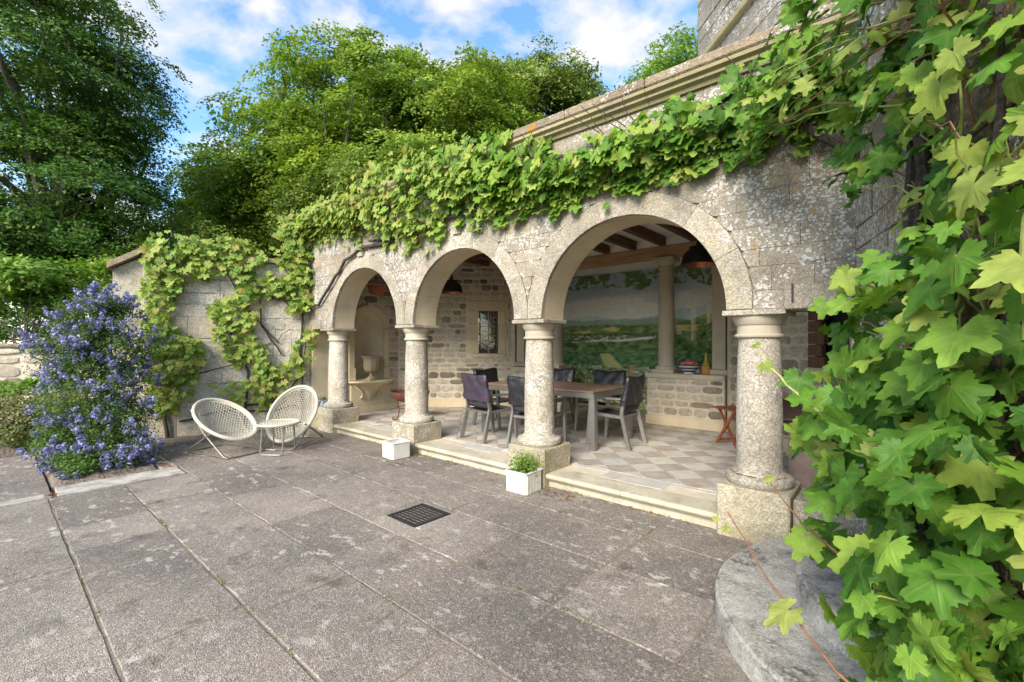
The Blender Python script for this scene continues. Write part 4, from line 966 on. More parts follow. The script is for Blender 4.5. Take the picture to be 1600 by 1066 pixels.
mm = MB(); mm.tube([(0, 0, .62), (0, 0, CZ - 2.42)], .004, 5); mm.ob('hook', 'iron', hb)

# fire bowl
fb = empty('fire_bowl', (-6.72, 5.02, FZ), 0, 'rusty iron fire bowl on curled legs behind the second column', 'fire bowl')
mm = MB(); mm.lathe([(.12, .30), (.22, .32), (.30, .38), (.335, .45), (.345, .49), (.335, .49), (.32, .45), (.28, .39), (.1, .33)], 36, cap=False); mm.ob('bowl', 'rust', fb)
for k in range(3):
    a = k * 2.094 + .5; c_, s_ = math.cos(a), math.sin(a)
    mm = MB(); mm.tube([(r_ * c_, r_ * s_, z_) for r_, z_ in ((.31, .42), (.27, .30), (.24, .18), (.26, .07), (.33, .012), (.385, .03), (.37, .065), (.345, .05))], .011, 6); mm.ob('leg', 'rust', fb)
mm = MB(); mm.tube([(.245 * math.cos(k * math.pi / 12), .245 * math.sin(k * math.pi / 12), .20) for k in range(24)], .007, 5, True); mm.ob('leg_ring', 'rust', fb)
mm = MB(); mm.tube([(.33 * math.sin(.55) * -1 + 0 , 0, 0), (0, 0, 0)], .001, 3) if False else None

# fruit bowl and straw bottle on the sill
fr = empty('fruit_bowl', (-2.60, 7.46, SILL), 0, 'blue and white banded bowl of fruit on the pedestal sill', 'bowl')
mm = MB(); mm.lathe([(.085, .001), (.085, .03), (.07, .035), (.11, .06), (.155, .10), (.185, .145), (.192, .15), (.18, .15), (.12, .08), (.03, .05)], 32); mm.ob('bowl', 'bowl', fr)
r = random.Random(2)
for k in range(11):
    a = r.uniform(0, 6.28); d = r.uniform(0, .12); mm = MB(); rr = r.uniform(.036, .046)
    mm.lathe([(max(rr * math.sin(i * math.pi / 8), .001), -rr * math.cos(i * math.pi / 8)) for i in range(9)], 12, (d * math.cos(a) + .02, d * math.sin(a) * .9 - .02, .15 + (.12 - d) * .35 + r.uniform(0, .02))); mm.ob('peach', 'peach', fr)
mm = MB()
for k in range(45):
    rr = .014; mm.lathe([(max(rr * math.sin(i * math.pi / 5), .0005), -rr * math.cos(i * math.pi / 5)) for i in range(6)], 7, (-.08 + r.gauss(0, .045), .03 + r.gauss(0, .04), .20 + r.gauss(0, .018)))
mm.ob('grapes', 'grape', fr)
bt = empty('straw_bottle', (-2.33, 7.46, SILL), 0, 'straw-wrapped bottle beside the fruit bowl', 'bottle')
mm = MB(); mm.lathe([(.06, .001), (.072, .01), (.072, .12), (.066, .14), (.05, .15)], 20); mm.ob('straw_wrap', 'straw', bt)
mm = MB(); mm.lathe([(.055, .151), (.05, .18), (.028, .22), (.024, .30), (.03, .305), (.03, .33)], 20); mm.ob('neck', 'oil', bt)

# dark cabinet behind the right-hand column
cb = empty('garden_cabinet', (-.50, 5.02, FZ), R(8), 'dark wooden cabinet with slatted lid behind the thick right-hand column', 'cabinet')
mm = MB(); mm.box(-.30, .34, -.22, .22, .001, .62, .008); mm.ob('body', 'cab_body', cb)
for i in range(5):
    mm = MB(); y0 = -.30 + i * .115; z0 = .66 + .024 * i; mm.add([(-.38, y0, z0), (.40, y0, z0), (.40, y0 + .11, z0 + .023), (-.38, y0 + .11, z0 + .023), (-.38, y0, z0 + .02), (.40, y0, z0 + .02), (.40, y0 + .11, z0 + .043), (-.38, y0 + .11, z0 + .043)], [(3, 2, 1, 0), (4, 5, 6, 7), (0, 1, 5, 4), (1, 2, 6, 5), (2, 3, 7, 6), (3, 0, 4, 7)]); mm.ob('lid_slat', 'cabinet', cb)
mm = MB(); mm.box(-.34, .37, -.27, -.23, .585, .655, .004); mm.box(-.34, .37, .16, .2, .621, .745, .004); mm.ob('lid_frame', 'cabinet', cb)

# white planter boxes
def planter(loc, rz, label, plant):
    p = empty('planter_box', loc, rz, label, 'planter', 'white planter boxes at the column feet')
    w_, h_ = .125, .20
    for s_ in (-1, 1):
        for k in range(5 if plant else 1):
            n = 5 if plant else 1; a = -w_ + 2 * w_ * k / n + .0015; b2 = -w_ + 2 * w_ * (k + 1) / n - .0015
            mm = MB(); mm.box(a, b2, s_ * w_ - .007, s_ * w_ + .007, .003, h_, .002); mm.ob('board', 'white_paint', p)
            mm = MB(); mm.box(s_ * (w_ + .0005) - .007, s_ * (w_ + .0005) + .007, a + (.006 if k == 0 else 0), b2 - (.006 if k == n - 1 else 0), .003, h_, .002); mm.ob('board', 'white_paint', p)
    mm = MB(); mm.box(-w_ + .008, w_ - .008, -w_ + .008, w_ - .008, .004, .15 if plant else .02); mm.ob('soil', 'soil' if plant else 'white_paint', p)
    mm = MB()
    for s_ in (-1, 1): mm.box(-w_ - .014, w_ + .014, s_ * (w_ + .001) - .013, s_ * (w_ + .001) + .013, h_ + .001, h_ + .013, .002); mm.box(s_ * (w_ + .001) - .013, s_ * (w_ + .001) + .013, -w_ + .013, w_ - .013, h_ + .001, h_ + .012, .002)
    mm.ob('rim', 'white_paint', p)
    return p
p1 = planter((-2.90, 3.57, 0), R(2), 'white slatted planter box with a small green herb', True)
p2 = planter((-5.02, 3.52, 0), R(-4), 'plain empty white box by the second column', False)

# ------------------------------------------------------------------ foliage tools
def norm(a): return a / np.maximum(np.linalg.norm(a, axis=-1, keepdims=True), 1e-9)
def leaf_cloud(name, P, Nrm, size, mat, parent=None, aspect=.55, rnd=None, seed=1, dirv=None):
    """many small pointed leaves as one mesh (each a folded rhombus)"""
    r = np.random.default_rng(seed); n = len(P)
    Nrm = norm(Nrm); d = dirv if dirv is not None else r.normal(size=(n, 3))
    d = norm(d - Nrm * (d * Nrm).sum(1, keepdims=True)); s = np.cross(Nrm, d); L = (size * r.uniform(.65, 1.3, n))[:, None]
    v = np.stack([P - d * L * .5, P + s * L * aspect * .5 + Nrm * L * .08, P + d * L * .5, P - s * L * aspect * .5 + Nrm * L * .08], 1).reshape(-1, 3)
    f = np.arange(4 * n).reshape(n, 4); me = np_mesh(name, v, f)
    at = me.attributes.new('rnd', 'FLOAT', 'FACE'); at.data.foreach_set('value', (rnd if rnd is not None else r.random(n)).astype(np.float32))
    return mobj(name, me, mat, parent)

def tree(name, label, base, crowns, mat, leaf, npads, per, pad_r, seed, trunk_r=.35, cat='tree', flat=.22, group=None, droop=.25, limbs=22, barkm='tree_bark'):
    r = np.random.default_rng(seed); o = empty(name, base, 0, label, cat, group)
    base = np.array(base, float); P = []; NN = []; RN = []; pads = []
    tot = sum(c[1][0] * c[1][1] + c[1][1] * c[1][2] for c in crowns)
    for cen, rad in crowns:
        cen, rad = np.array(cen, float), np.array(rad, float); k = int(npads * (rad[0] * rad[1] + rad[1] * rad[2]) / tot)
        u = norm(r.normal(size=(k, 3))); ph = r.uniform(0, 6, 6)
        lump = 1 + .05 * np.sin(u[:, 0] * 5 + ph[0]) * np.sin(u[:, 1] * 5 + ph[1]) + .04 * np.sin(u[:, 2] * 7 + ph[2]) + .03 * np.sin(u[:, 0] * 11 + u[:, 2] * 9 + ph[3])
        rr = np.where(r.random(k) < .72, r.uniform(.80, 1.0, k), r.uniform(.35, .82, k)) * lump
        C0 = cen + u * rad * rr[:, None]; C0 = C0[C0[:, 2] > base[2] + .2]
        for c, uu in zip(C0, norm((C0 - cen) / rad)):
            tone = r.random()
            for sub in range(5):                      # a bough: five flat sprays, stepped
                pr = pad_r * r.uniform(.5, 1.15); m = int(per * (pr / pad_r) ** 2 * r.uniform(.7, 1.2)) + 4
                cc = c + r.normal(size=3) * np.array([1, 1, .45]) * pad_r * .58
                nrm = norm(np.array([uu[0] * .5, uu[1] * .5, .8 + .3 * uu[2]]) + r.normal(size=3) * .14)
                a = norm(np.cross(nrm, r.normal(size=3))); b_ = np.cross(nrm, a)
                rad_ = np.sqrt(r.random(m)) * pr; an = r.uniform(0, 6.283, m); rad_ *= 1 + .25 * np.sin(an * 3 + tone * 9) + .15 * np.sin(an * 7 + sub)
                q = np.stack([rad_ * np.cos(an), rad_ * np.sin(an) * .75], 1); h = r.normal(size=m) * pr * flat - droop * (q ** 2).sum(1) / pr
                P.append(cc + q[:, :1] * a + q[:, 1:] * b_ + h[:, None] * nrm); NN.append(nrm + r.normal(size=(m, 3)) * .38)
                RN.append(np.clip(.5 * tone + .2 * r.random() + .3 * r.random(m) - .25 * (h < -pr * flat), 0, .999)); pads.append((cc, pr))  # bough tone and darker low leaves put shade under the sprays into colour
    P = np.concatenate(P); NN = np.concatenate(NN); RN = np.concatenate(RN)
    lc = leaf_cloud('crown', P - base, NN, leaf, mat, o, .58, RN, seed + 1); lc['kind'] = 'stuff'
    mm = MB(); allc = np.mean([np.array(c[0]) for c in crowns], 0); hgt = allc[2] - base[2]; top = Vector((allc[0] - base[0], allc[1] - base[1], hgt * 1.05))
    pts = [Vector((0, 0, -.1)), Vector((top.x * .1, top.y * .1, hgt * .25)), Vector((top.x * .4, top.y * .4, hgt * .6)), top]
    mm.tube(pts, [trunk_r * 1.25, trunk_r, trunk_r * .7, trunk_r * .25], 10)
    mm.ob('trunk', barkm, o)
    mm = MB(); sel = r.choice(len(pads), min(limbs, len(pads)), replace=False)
    for k in sel:
        e = Vector(pads[k][0] - base); s_ = pts[1].lerp(pts[3], r.uniform(.0, .7)); md = s_.lerp(e, .55) + Vector((0, 0, abs(e.z - s_.z) * .12 + .1 * hgt * .1)); md2 = s_.lerp(e, .8) + Vector(r.normal(size=3) * .12)
        mm.tube([s_, md, md2, e], [trunk_r * .32, trunk_r * .18, trunk_r * .1, trunk_r * .04], 6)
    mm.ob('limbs', barkm, o)
    return o

def at(px, py, d):                      # helper in camera-level polar terms for far planting only
    a = R(40.6); u = (px - 800) / 706; return (u * d * math.cos(a) - d * math.sin(a), u * d * math.sin(a) + d * math.cos(a), 1.49 - (py - 537) / 706 * d)
def tree_at(name, label, blobs, d, *a, **k):
    cr = []
    for px, py, rx, ry, dd in blobs:
        c = at(px, py, d + dd); cr.append((c, (rx / 706 * (d + dd), rx / 706 * (d + dd), ry / 706 * (d + dd))))
    b = np.mean([c[0] for c in cr], 0)
    return tree(name, label, (b[0], b[1], -.09), cr, *a, **k)
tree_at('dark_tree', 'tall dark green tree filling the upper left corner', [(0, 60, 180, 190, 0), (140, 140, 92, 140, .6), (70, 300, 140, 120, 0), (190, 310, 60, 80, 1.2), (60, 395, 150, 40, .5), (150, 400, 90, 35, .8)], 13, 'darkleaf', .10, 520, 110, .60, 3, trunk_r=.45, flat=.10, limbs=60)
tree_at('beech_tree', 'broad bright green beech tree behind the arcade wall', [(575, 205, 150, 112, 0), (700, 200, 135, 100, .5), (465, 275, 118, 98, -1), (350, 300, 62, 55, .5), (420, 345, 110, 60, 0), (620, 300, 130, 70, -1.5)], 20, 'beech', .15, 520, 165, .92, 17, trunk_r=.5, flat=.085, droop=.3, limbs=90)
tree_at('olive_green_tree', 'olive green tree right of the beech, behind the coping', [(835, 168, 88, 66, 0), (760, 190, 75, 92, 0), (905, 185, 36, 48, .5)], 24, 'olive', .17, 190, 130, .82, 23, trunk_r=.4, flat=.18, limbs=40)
tree_at('lime_green_tree', 'bright leafy tree rising beside the tall house wall', [(1052, 125, 54, 62, 0), (1000, 160, 42, 40, 0)], 22, 'limeleaf', .16, 60, 90, .7, 29, trunk_r=.25, flat=.2, limbs=12)  # bright through its lime leaf material
tree_at('rear_shrub', 'dark green shrub mass behind the swept garden wall', [(640, 310, 110, 70, 0), (520, 350, 90, 60, 0)], 16, 'olive', .12, 90, 90, .6, 31, trunk_r=.15, cat='shrub', limbs=14)
tree_at('rear_shrub', 'lower shrub behind the left end of the garden wall', [(330, 380, 90, 45, 0)], 17, 'beech', .13, 40, 90, .6, 37, trunk_r=.12, cat='shrub', limbs=8)
tree_at('leafy_shrub', 'lime green shrub at the left edge above the low wall', [(45, 432, 52, 30, 0), (85, 455, 30, 22, .3), (-10, 450, 40, 34, 0)], 9.5, 'limeleaf', .13, 34, 42, .28, 41, trunk_r=.05, cat='shrub', limbs=14)
tree_at('leafy_shrub', 'green shrub behind the blue flowering bush', [(190, 430, 22, 18, 0), (160, 425, 20, 16, 0)], 10.5, 'limeleaf', .12, 14, 40, .3, 43, trunk_r=.05, cat='shrub', limbs=10)
tree_at('dark_shrub', 'dark clipped shrub on the left behind the low wall', [(20, 500, 60, 32, 0), (120, 490, 70, 50, 1), (230, 420, 55, 60, 2)], 11, 'darkleaf', .08, 60, 80, .35, 47, trunk_r=.06, cat='shrub', limbs=8)
tree_at('low_shrub', 'straggly low grey-green shrub in the left bed', [(30, 652, 70, 36, 0), (95, 650, 36, 40, 0)], 6.6, 'dryleaf', .04, 60, 95, .17, 53, trunk_r=.03, cat='shrub', limbs=30)
tree_at('bed_plant', 'bright green leafy plant at the foot of the low wall', [(15, 606, 50, 10, 0), (95, 592, 26, 14, 0)], 7.6, 'limeleaf', .08, 16, 34, .14, 59, trunk_r=.02, cat='plant', limbs=10)
tree_at('far_hedge', 'distant dark hedge beyond the garden', [(-60, 470, 300, 70, 0), (330, 470, 260, 60, 0), (700, 470, 260, 60, 0)], 30, 'darkleaf', .3, 110, 60, 1.5, 61, trunk_r=.2, cat='hedge', limbs=6)

# low garden wall at the far left
lw = empty('low_garden_wall', (-13.2, -.9, 0), R(62), 'low pale stone wall at the far left behind the shrubs', 'wall')
mm = MB(); mm.box(0, 6, 0, .3, -.1, 1.42); mm.ob('core', 'mortar', lw)
rubble_courses(lw, 0, 6, .5, 1.40, rnd=random.Random(8), hmin=.16, hmax=.26, wmin=.3, wmax=.7, proud=.03)
mm = MB(); mm.box(-.05, 6.05, -.07, .36, 1.421, 1.49, .015); mm.ob('coping', 'coping', lw)

# ------------------------------------------------------------------ ceanothus with blue flowers
ce = empty('ceanothus_bush', (-7.95, .98, 0), 0, 'blue flowering bush leaning over the pale kerb at the left', 'bush')
r = np.random.default_rng(71)
blobs = [((-.15, -.05, 1.75), (.38, .42, .42), 1.0), ((-.05, -.22, 1.35), (.45, .5, .42), 1.0), ((.05, .25, 1.40), (.4, .55, .5), .45), ((.15, -.05, .85), (.5, .65, .45), .6), ((.30, .10, .45), (.5, .6, .35), .5), ((.72, -.10, .22), (.34, .34, .20), .75), ((.70, .32, .20), (.22, .22, .18), .6), ((-.1, .15, 2.0), (.3, .35, .25), .9), ((1.02, -.28, .13), (.28, .26, .13), .8), ((1.0, .12, .14), (.2, .2, .13), .6), ((.75, -.40, .16), (.3, .2, .16), .5), ((.25, -.42, .35), (.35, .3, .3), .4)]
P = []; FP_ = []; NNs = []; FN = []
for c, rad, fl in blobs:
    c, rad = np.array(c), np.array(rad); vol = rad.prod() ** .66; k = int(260 * vol / .22)
    u = norm(r.normal(size=(k, 3))); rr = r.uniform(.45, 1.08, k); tips = c + u * rad * rr[:, None]; tips = tips[tips[:, 2] > .03]; uu = norm((tips - c) / rad)
    for tpt, un in zip(tips, uu):
        m = 26; dv = norm(un + np.array([0, 0, .35]) + r.normal(size=3) * .25); s_ = r.uniform(-.16, .02, m)
        P.append(tpt + dv * s_[:, None] + r.normal(size=(m, 3)) * .028); NNs.append(np.array([0, 0, .6]) + un * .6 + r.normal(size=(m, 3)) * .6)
        if r.random() < fl * .78 * (math.sin(tpt[1] * 7 + tpt[2] * 5) * math.sin(tpt[2] * 8 - tpt[0] * 6) > -.12):
            for q in range(r.integers(1, 4)):
                m = 20; cc = tpt + dv * r.uniform(.0, .05) + r.normal(size=3) * .03; w_ = norm(r.normal(size=(m, 3))); ax = norm(dv + r.normal(size=3) * .4)
                loc = w_ * .024; loc += ax * (loc @ ax)[:, None] * .9; FP_.append(cc + loc); FN.append(w_ + r.normal(size=(m, 3)) * .25)
P = np.concatenate(P); NNs = np.concatenate(NNs); tag(leaf_cloud('foliage', P, NNs, .030, 'bushleaf', ce, .5, None, 72), kind='stuff')
FP_ = np.concatenate(FP_); FN = np.concatenate(FN); tag(leaf_cloud('flower_clusters', FP_, FN, .029, 'flower', ce, .95, None, 73), kind='stuff')
for k in range(9):
    e = Vector(np.array(blobs[k % 8][0]) + r.normal(size=3) * .15); mm = MB(); mm.tube([(.1 + r.normal() * .06, r.normal() * .06, -.03), tuple(e * .4 + Vector((.08, 0, .1))), tuple(e)], [.022, .014, .005], 6); mm.ob('stem', 'bark', ce)

# ------------------------------------------------------------------ vine leaves
def leaf_shape(n, seed, ring=True, lob=1.0):
    """lobed, toothed vine leaf: petiole at the origin, tip along +y, face along +z"""
    r = random.Random(seed); th = [(-162 + 324 * i / n) for i in range(n + 1)]
    lobes = [(0, 1.0, 31), (56, .90, 29), (-56, .90, 29), (110, .70, 30), (-110, .70, 30)]; out = []; ve = []
    for i, a in enumerate(th):
        v = .62 * (1.05 - .15 * abs(a) / 162)
        for la, lr, lw_ in lobes: v = max(v, lr * (math.exp(-((a - la) / lw_) ** 2) * lob + (1 - lob) * .5) * r.uniform(.97, 1.03))
        v += (.06 if i % 3 == 1 else (-.045 if i % 3 == 0 else .0)) * r.uniform(.6, 1.3); out.append((math.sin(R(a)) * v, math.cos(R(a)) * v))
    cu, fo, ti, wv = r.uniform(-.08, .42), r.uniform(-.05, .28), r.uniform(-.18, .18), r.uniform(.02, .07); asx = r.uniform(.86, 1.12)
    out = [((x * asx if x > 0 else x / asx), y) for x, y in out]
    def zf(x, y): rr = math.hypot(x, y); return fo * abs(x) - cu * rr * rr + ti * x * y + wv * math.sin(x * 8 + seed) * rr + wv * math.cos(y * 9 + seed * 2) * rr
    vs = [(0, 0, 0)]; vein = [1.0]; fs = []
    rings = [.5, 1.0] if ring else [1.0]
    for k in rings:
        for i, (x, y) in enumerate(out):
            a = th[i]; near = min(abs(a - l[0]) for l in lobes); dz = (-.03 if near < 6 else .012) * k
            vs.append((x * k, y * k, zf(x * k, y * k) + dz)); vein.append(max(0, 1 - near / 7) * (1.0 if k < 1 else .6))
    m = len(out)
    for i in range(m - 1):
        if ring: fs += [(0, 1 + i + 1, 1 + i), (1 + i, 1 + i + 1, 1 + m + i + 1), (1 + i, 1 + m + i + 1, 1 + m + i)]
        else: fs.append((0, 1 + i + 1, 1 + i))
    return np.array(vs), np.array(fs), np.array(vein)
def leaf_mesh(sh, mat, name='leaf', petiole=True):
    v, f, ve = sh; me = np_mesh(name, v, f[:, ::-1]); at_ = me.attributes.new('vein', 'FLOAT', 'POINT'); at_.data.foreach_set('value', ve.astype(np.float32)); me.materials.append(M[mat])
    me.polygons.foreach_set('use_smooth', [True] * len(me.polygons)); return me
def leaf_frames(Nrm, tip):
    z = norm(Nrm); y = norm(tip - z * (tip * z).sum(1, keepdims=True)); x = np.cross(y, z); return np.stack([x, y, z], -1)
CAMP = np.array([0, 0, 1.49])
def vine(o, P, Nrm, tip, size, mats, shapes, seed):
    """the 296 leaves that show largest are objects of their own, the rest one joined part per material"""
    r = np.random.default_rng(seed); n = len(P); F = leaf_frames(Nrm, tip); big = np.argsort(-size / np.linalg.norm(P - CAMP, axis=1)); pick = set(big[:296].tolist())
    cache = {}; inv = o.matrix_basis.inverted(); si = r.integers(0, len(shapes), n)
    bx = r.uniform(.88, 1.12, n)
    for i in big[:296]:
        key = (si[i], mats[i])
        if key not in cache: cache[key] = leaf_mesh(shapes[si[i]], mats[i])
        b_ = bpy.data.objects.new('leaf', cache[key]); link(b_, o)
        mt = Matrix([[*(F[i][k] * size[i]), P[i][k]] for k in range(3)] + [[0, 0, 0, 1]]); mt = mt @ Matrix.Diagonal((bx[i], 1, 1, 1)); b_.matrix_basis = inv @ mt
    rest = np.array([i for i in range(n) if i not in pick])
    for mname in sorted(set(mats)):
        vs = []; fs = []; vv = []; rn = []; base = 0
        for i in rest:
            if mats[i] != mname: continue
            v, f, ve = shapes[si[i]]; w_ = (v * np.array([bx[i], 1, 1]) * size[i]) @ F[i].T + P[i]; vs.append(w_); fs.append(f[:, ::-1] + base); vv.append(ve); rn.append(np.full(len(f), r.random())); base += len(v)
        if not vs: continue
        vs = np.concatenate(vs); iv = np.array(inv); vs = vs @ iv[:3, :3].T + iv[:3, 3]
        me = np_mesh('foliage', vs, np.concatenate(fs)); a1 = me.attributes.new('vein', 'FLOAT', 'POINT'); a1.data.foreach_set('value', np.concatenate(vv).astype(np.float32)); a2 = me.attributes.new('rnd', 'FLOAT', 'FACE'); a2.data.foreach_set('value', np.concatenate(rn).astype(np.float32))
        tag(mobj('foliage', me, mname, o, True), kind='stuff')
SH_BIG = [leaf_shape(54, s_, True) for s_ in range(12)]
SH_SM = [leaf_shape(30, 20 + s_, False, .85) for s_ in range(8)]
def in_poly(px, py, poly):
    c = np.zeros(len(px), bool); n = len(poly)
    for i in range(n):
        (x1, y1), (x2, y2) = poly[i - 1], poly[i]; hit = ((y1 > py) != (y2 > py)) & (px < (x2 - x1) * (py - y1) / (y2 - y1 + 1e-12) + x1); c ^= hit
    return c
def branch(o, pts, r0, r1, mat='bark', name='stem', wob=.02, seed=0, local=True):
    rr = random.Random(seed); P = [Vector(p) for p in pts]; q = []
    for i in range(len(P) - 1):
        for k in range(4):
            q.append(P[i].lerp(P[i + 1], k / 4) + Vector((rr.uniform(-wob, wob), rr.uniform(-wob, wob) * .5, rr.uniform(-wob, wob))) * (0 if i == 0 and k == 0 else 1))
    q.append(P[-1]); inv = o.matrix_basis.inverted(); q = [inv @ p for p in q]; n = len(q)
    mm = MB(); mm.tube(q, [r0 + (r1 - r0) * i / (n - 1) for i in range(n)], 7); return mm.ob(name, mat, o)

# vine along the arcade wall
VU = [(-8.2, 3.72), (-7.97, 3.76), (-7.07, 3.78), (-6.28, 3.86), (-5.6, 3.95), (-5.0, 3.92), (-4.23, 3.82), (-3.67, 3.76), (-3.19, 3.62), (-2.76, 3.50), (-2.37, 3.46), (-2.03, 3.44), (-1.72, 3.44), (-1.44, 3.47), (-1.18, 3.52), (-.94, 3.62), (-.73, 3.76), (-.5, 3.95), (-.2, 4.1)]
VD = [(-8.2, 3.0), (-7.97, 3.27), (-7.3, 3.33), (-7.07, 3.30), (-6.56, 3.14), (-5.6, 2.95), (-5.0, 2.80), (-4.6, 2.78), (-4.35, 3.02), (-3.78, 3.06), (-3.42, 2.88), (-3.19, 3.02), (-2.76, 2.90), (-2.37, 2.97), (-2.03, 2.95), (-1.72, 2.95), (-1.44, 2.97), (-1.18, 2.99), (-.94, 2.99), (-.5, 2.98), (-.38, 2.95), (-.2, 2.75)]
va = empty('grape_vine', (-4.1, 3.78, 0), 0, 'grape vine trained in a leafy band along the top of the arcade wall', 'vine')
r = np.random.default_rng(5)
xs_ = []; zs_ = []
for k in range(210):                       # leafy clumps strung along the wood, with gaps
    cx = r.uniform(-8.15, -.25); up, dn = np.interp(cx, *zip(*VU)), np.interp(cx, *zip(*VD)); up = min(up, 3.27 + .12 * (cx > -.9)) if cx > -2.9 else up
    cz = dn + .10 + (up - dn - .16) * r.beta(1.3, 1.3); m = int(r.uniform(6, 27) * (.75 if cx > -2.9 else 1)); sx, sz = r.uniform(.07, .17), r.uniform(.05, .13)
    xs_.append(r.normal(cx, sx, m)); zs_.append(r.normal(cz, sz, m) - .12 * r.random(m) ** 2)
for k in range(60):                        # upright and trailing shoots
    cx = r.uniform(-8.0, -.4); up, dn = np.interp(cx, *zip(*VU)), np.interp(cx, *zip(*VD)); up = min(up, 3.40) if cx > -2.9 else up; m = 5; t_ = np.linspace(0, 1, m)
    if k % 2: xs_.append(cx + t_ * r.normal() * .2); zs_.append(up - .05 + t_ * r.uniform(.08, .25))
    else: xs_.append(cx + t_ * r.normal() * .12); zs_.append(dn + .05 - t_ * r.uniform(.05, .22))
x = np.clip(np.concatenate(xs_), -8.25, -.2); z = np.concatenate(zs_); n = len(x); up = np.interp(x, *zip(*VU)); dn = np.interp(x, *zip(*VD)); f = np.clip((z - dn) / (up - dn), 0, 1)
bul = np.sin(np.pi * np.clip(f, 0, 1)); y = 3.76 - r.uniform(0, 1, n) * (.06 + .26 * bul) - (z > 3.6) * r.uniform(.0, .18, n)
P = np.stack([x, y, z], 1); Nn = np.array([0, -1, .55]) + r.normal(size=(n, 3)) * .42; tp = np.array([0, -.25, -1.0]) + r.normal(size=(n, 3)) * .45
size = r.uniform(.045, .10, n) * np.where(x > -3.3, 1.12, 1.0); pp = np.clip((x + 5.6) / 2.6, 0, 1); u = r.random(n)
mats = np.where(u > pp, 'vine_pale', np.where(r.random(n) < .12, 'vine_tip', np.where((pp > .95) & (r.random(n) < np.clip((x + 2.4) / 1.6, 0, .8)), 'vine_deep', 'vine_mid')))
vine(va, P, Nn, tp, size, mats.tolist(), SH_SM, 6)
branch(va, [(-.15, 3.70, 2.7), (-.5, 3.70, 3.02), (-1.2, 3.72, 3.04), (-2.2, 3.73, 3.06), (-3.2, 3.73, 3.08), (-4.3, 3.73, 3.05), (-5.2, 3.73, 2.98), (-6.0, 3.73, 3.02)], .045, .02, seed=1)
branch(va, [(-.3, 3.72, 3.2), (-1.0, 3.73, 3.38), (-1.8, 3.73, 3.28), (-2.6, 3.73, 3.35), (-3.8, 3.73, 3.4), (-5.2, 3.73, 3.42), (-6.8, 3.73, 3.45)], .028, .012, seed=2)
branch(va, [(-5.4, 3.74, 2.95), (-6.2, 3.74, 2.95), (-6.7, 3.74, 2.8), (-7.15, 3.74, 2.5), (-7.6, 3.74, 2.15), (-8.0, 3.72, 2.1)], .026, .022, seed=3)
for k in range(46):
    a = r.uniform(-7.8, -.4); zz_ = np.interp(a, *zip(*VD)) + r.uniform(.0, .15); branch(va, [(a, 3.74, zz_ + .1), (a + r.normal() * .12, 3.70, zz_ + .25), (a + r.normal() * .2, 3.66 - r.uniform(0, .15), zz_ + .55)], .008, .003, seed=10 + k, name='twig')

# vine on the garden wall
vg = empty('grape_vine', (-8.4, 2.6, 0), 0, 'pale green grape vine spread over the garden wall behind the woven chairs', 'vine')
WD = Vector((WL1[0] - WL0[0], WL1[1] - WL0[1])).normalized(); WN = Vector((WD.y, -WD.x))
polys = [[(2.33, 3.0), (2.2, 3.16), (1.48, 3.20), (.84, 3.1), (.70, 2.85), (1.0, 2.72), (1.48, 2.62), (2.3, 2.40)], [(2.36, 2.55), (1.85, 2.6), (2.02, 2.0), (1.95, 1.66), (1.55, 1.46), (1.70, .95), (1.85, .43), (2.25, .46)], [(1.52, 2.05), (1.12, 2.32), (.84, 2.0), (.92, 1.6), (.45, 1.1), (.62, .79), (1.3, 1.30)], [(1.48, .83), (1.15, .75), (.84, 1.0), (.4, 1.2), (-.02, 1.80), (-.05, 1.25), (.25, .78), (.62, .44), (1.08, .48)], [(.47, 3.62), (.02, 3.66), (-.03, 2.65), (-.03, 2.15), (.33, 2.02), (.40, 2.8), (.55, 3.02)], [(.68, 2.67), (.32, 2.70), (.32, 2.36), (.66, 2.34)], [(1.2, 2.75), (.8, 2.7), (.75, 2.2), (1.0, 2.2)], [(.6, .22), (.2, .25), (.25, .02), (.55, .02)]]
Ps = []; 
for pl in polys:
    pa = np.array(pl); ar = .5 * abs(np.dot(pa[:, 0], np.roll(pa[:, 1], 1)) - np.dot(pa[:, 1], np.roll(pa[:, 0], 1))); m = int(ar * 3.0 * 520)
    a = r.uniform(pa[:, 0].min() - .05, pa[:, 0].max() + .05, m); c = r.uniform(pa[:, 1].min() - .05, pa[:, 1].max() + .05, m); a2 = a + r.normal(size=m) * .05; c2 = c + r.normal(size=m) * .05; k = in_poly(a, c, pl); Ps.append(np.stack([a2[k], c2[k]], 1))
Ps = np.concatenate(Ps); dens = np.sin(Ps[:, 0] * 9 + Ps[:, 1] * 5) * np.sin(Ps[:, 1] * 8 - Ps[:, 0] * 4); Ps = Ps[r.random(len(Ps)) < .62 + .45 * dens]; n = len(Ps)
s_ = WLL - Ps[:, 0]; off = .05 + r.uniform(0, 1, n) ** 1.3 * .20
P = np.stack([WL0[0] + WD.x * s_ + WN.x * off, WL0[1] + WD.y * s_ + WN.y * off, Ps[:, 1]], 1); Nn = np.array([WN.x, WN.y, .6]) + r.normal(size=(n, 3)) * .4; tp = np.array([.1, 0, -1.0]) + r.normal(size=(n, 3)) * .45
vine(vg, P, Nn, tp, r.uniform(.055, .095, n), np.where(r.random(n) < .16, 'vine_mid', np.where(r.random(n) < .06, 'vine_tip', 'vine_pale')).tolist(), SH_SM, 7)
def wp(s, z, o=.05): q = WLL - s; return (WL0[0] + WD.x * q + WN.x * o, WL0[1] + WD.y * q + WN.y * o, z)
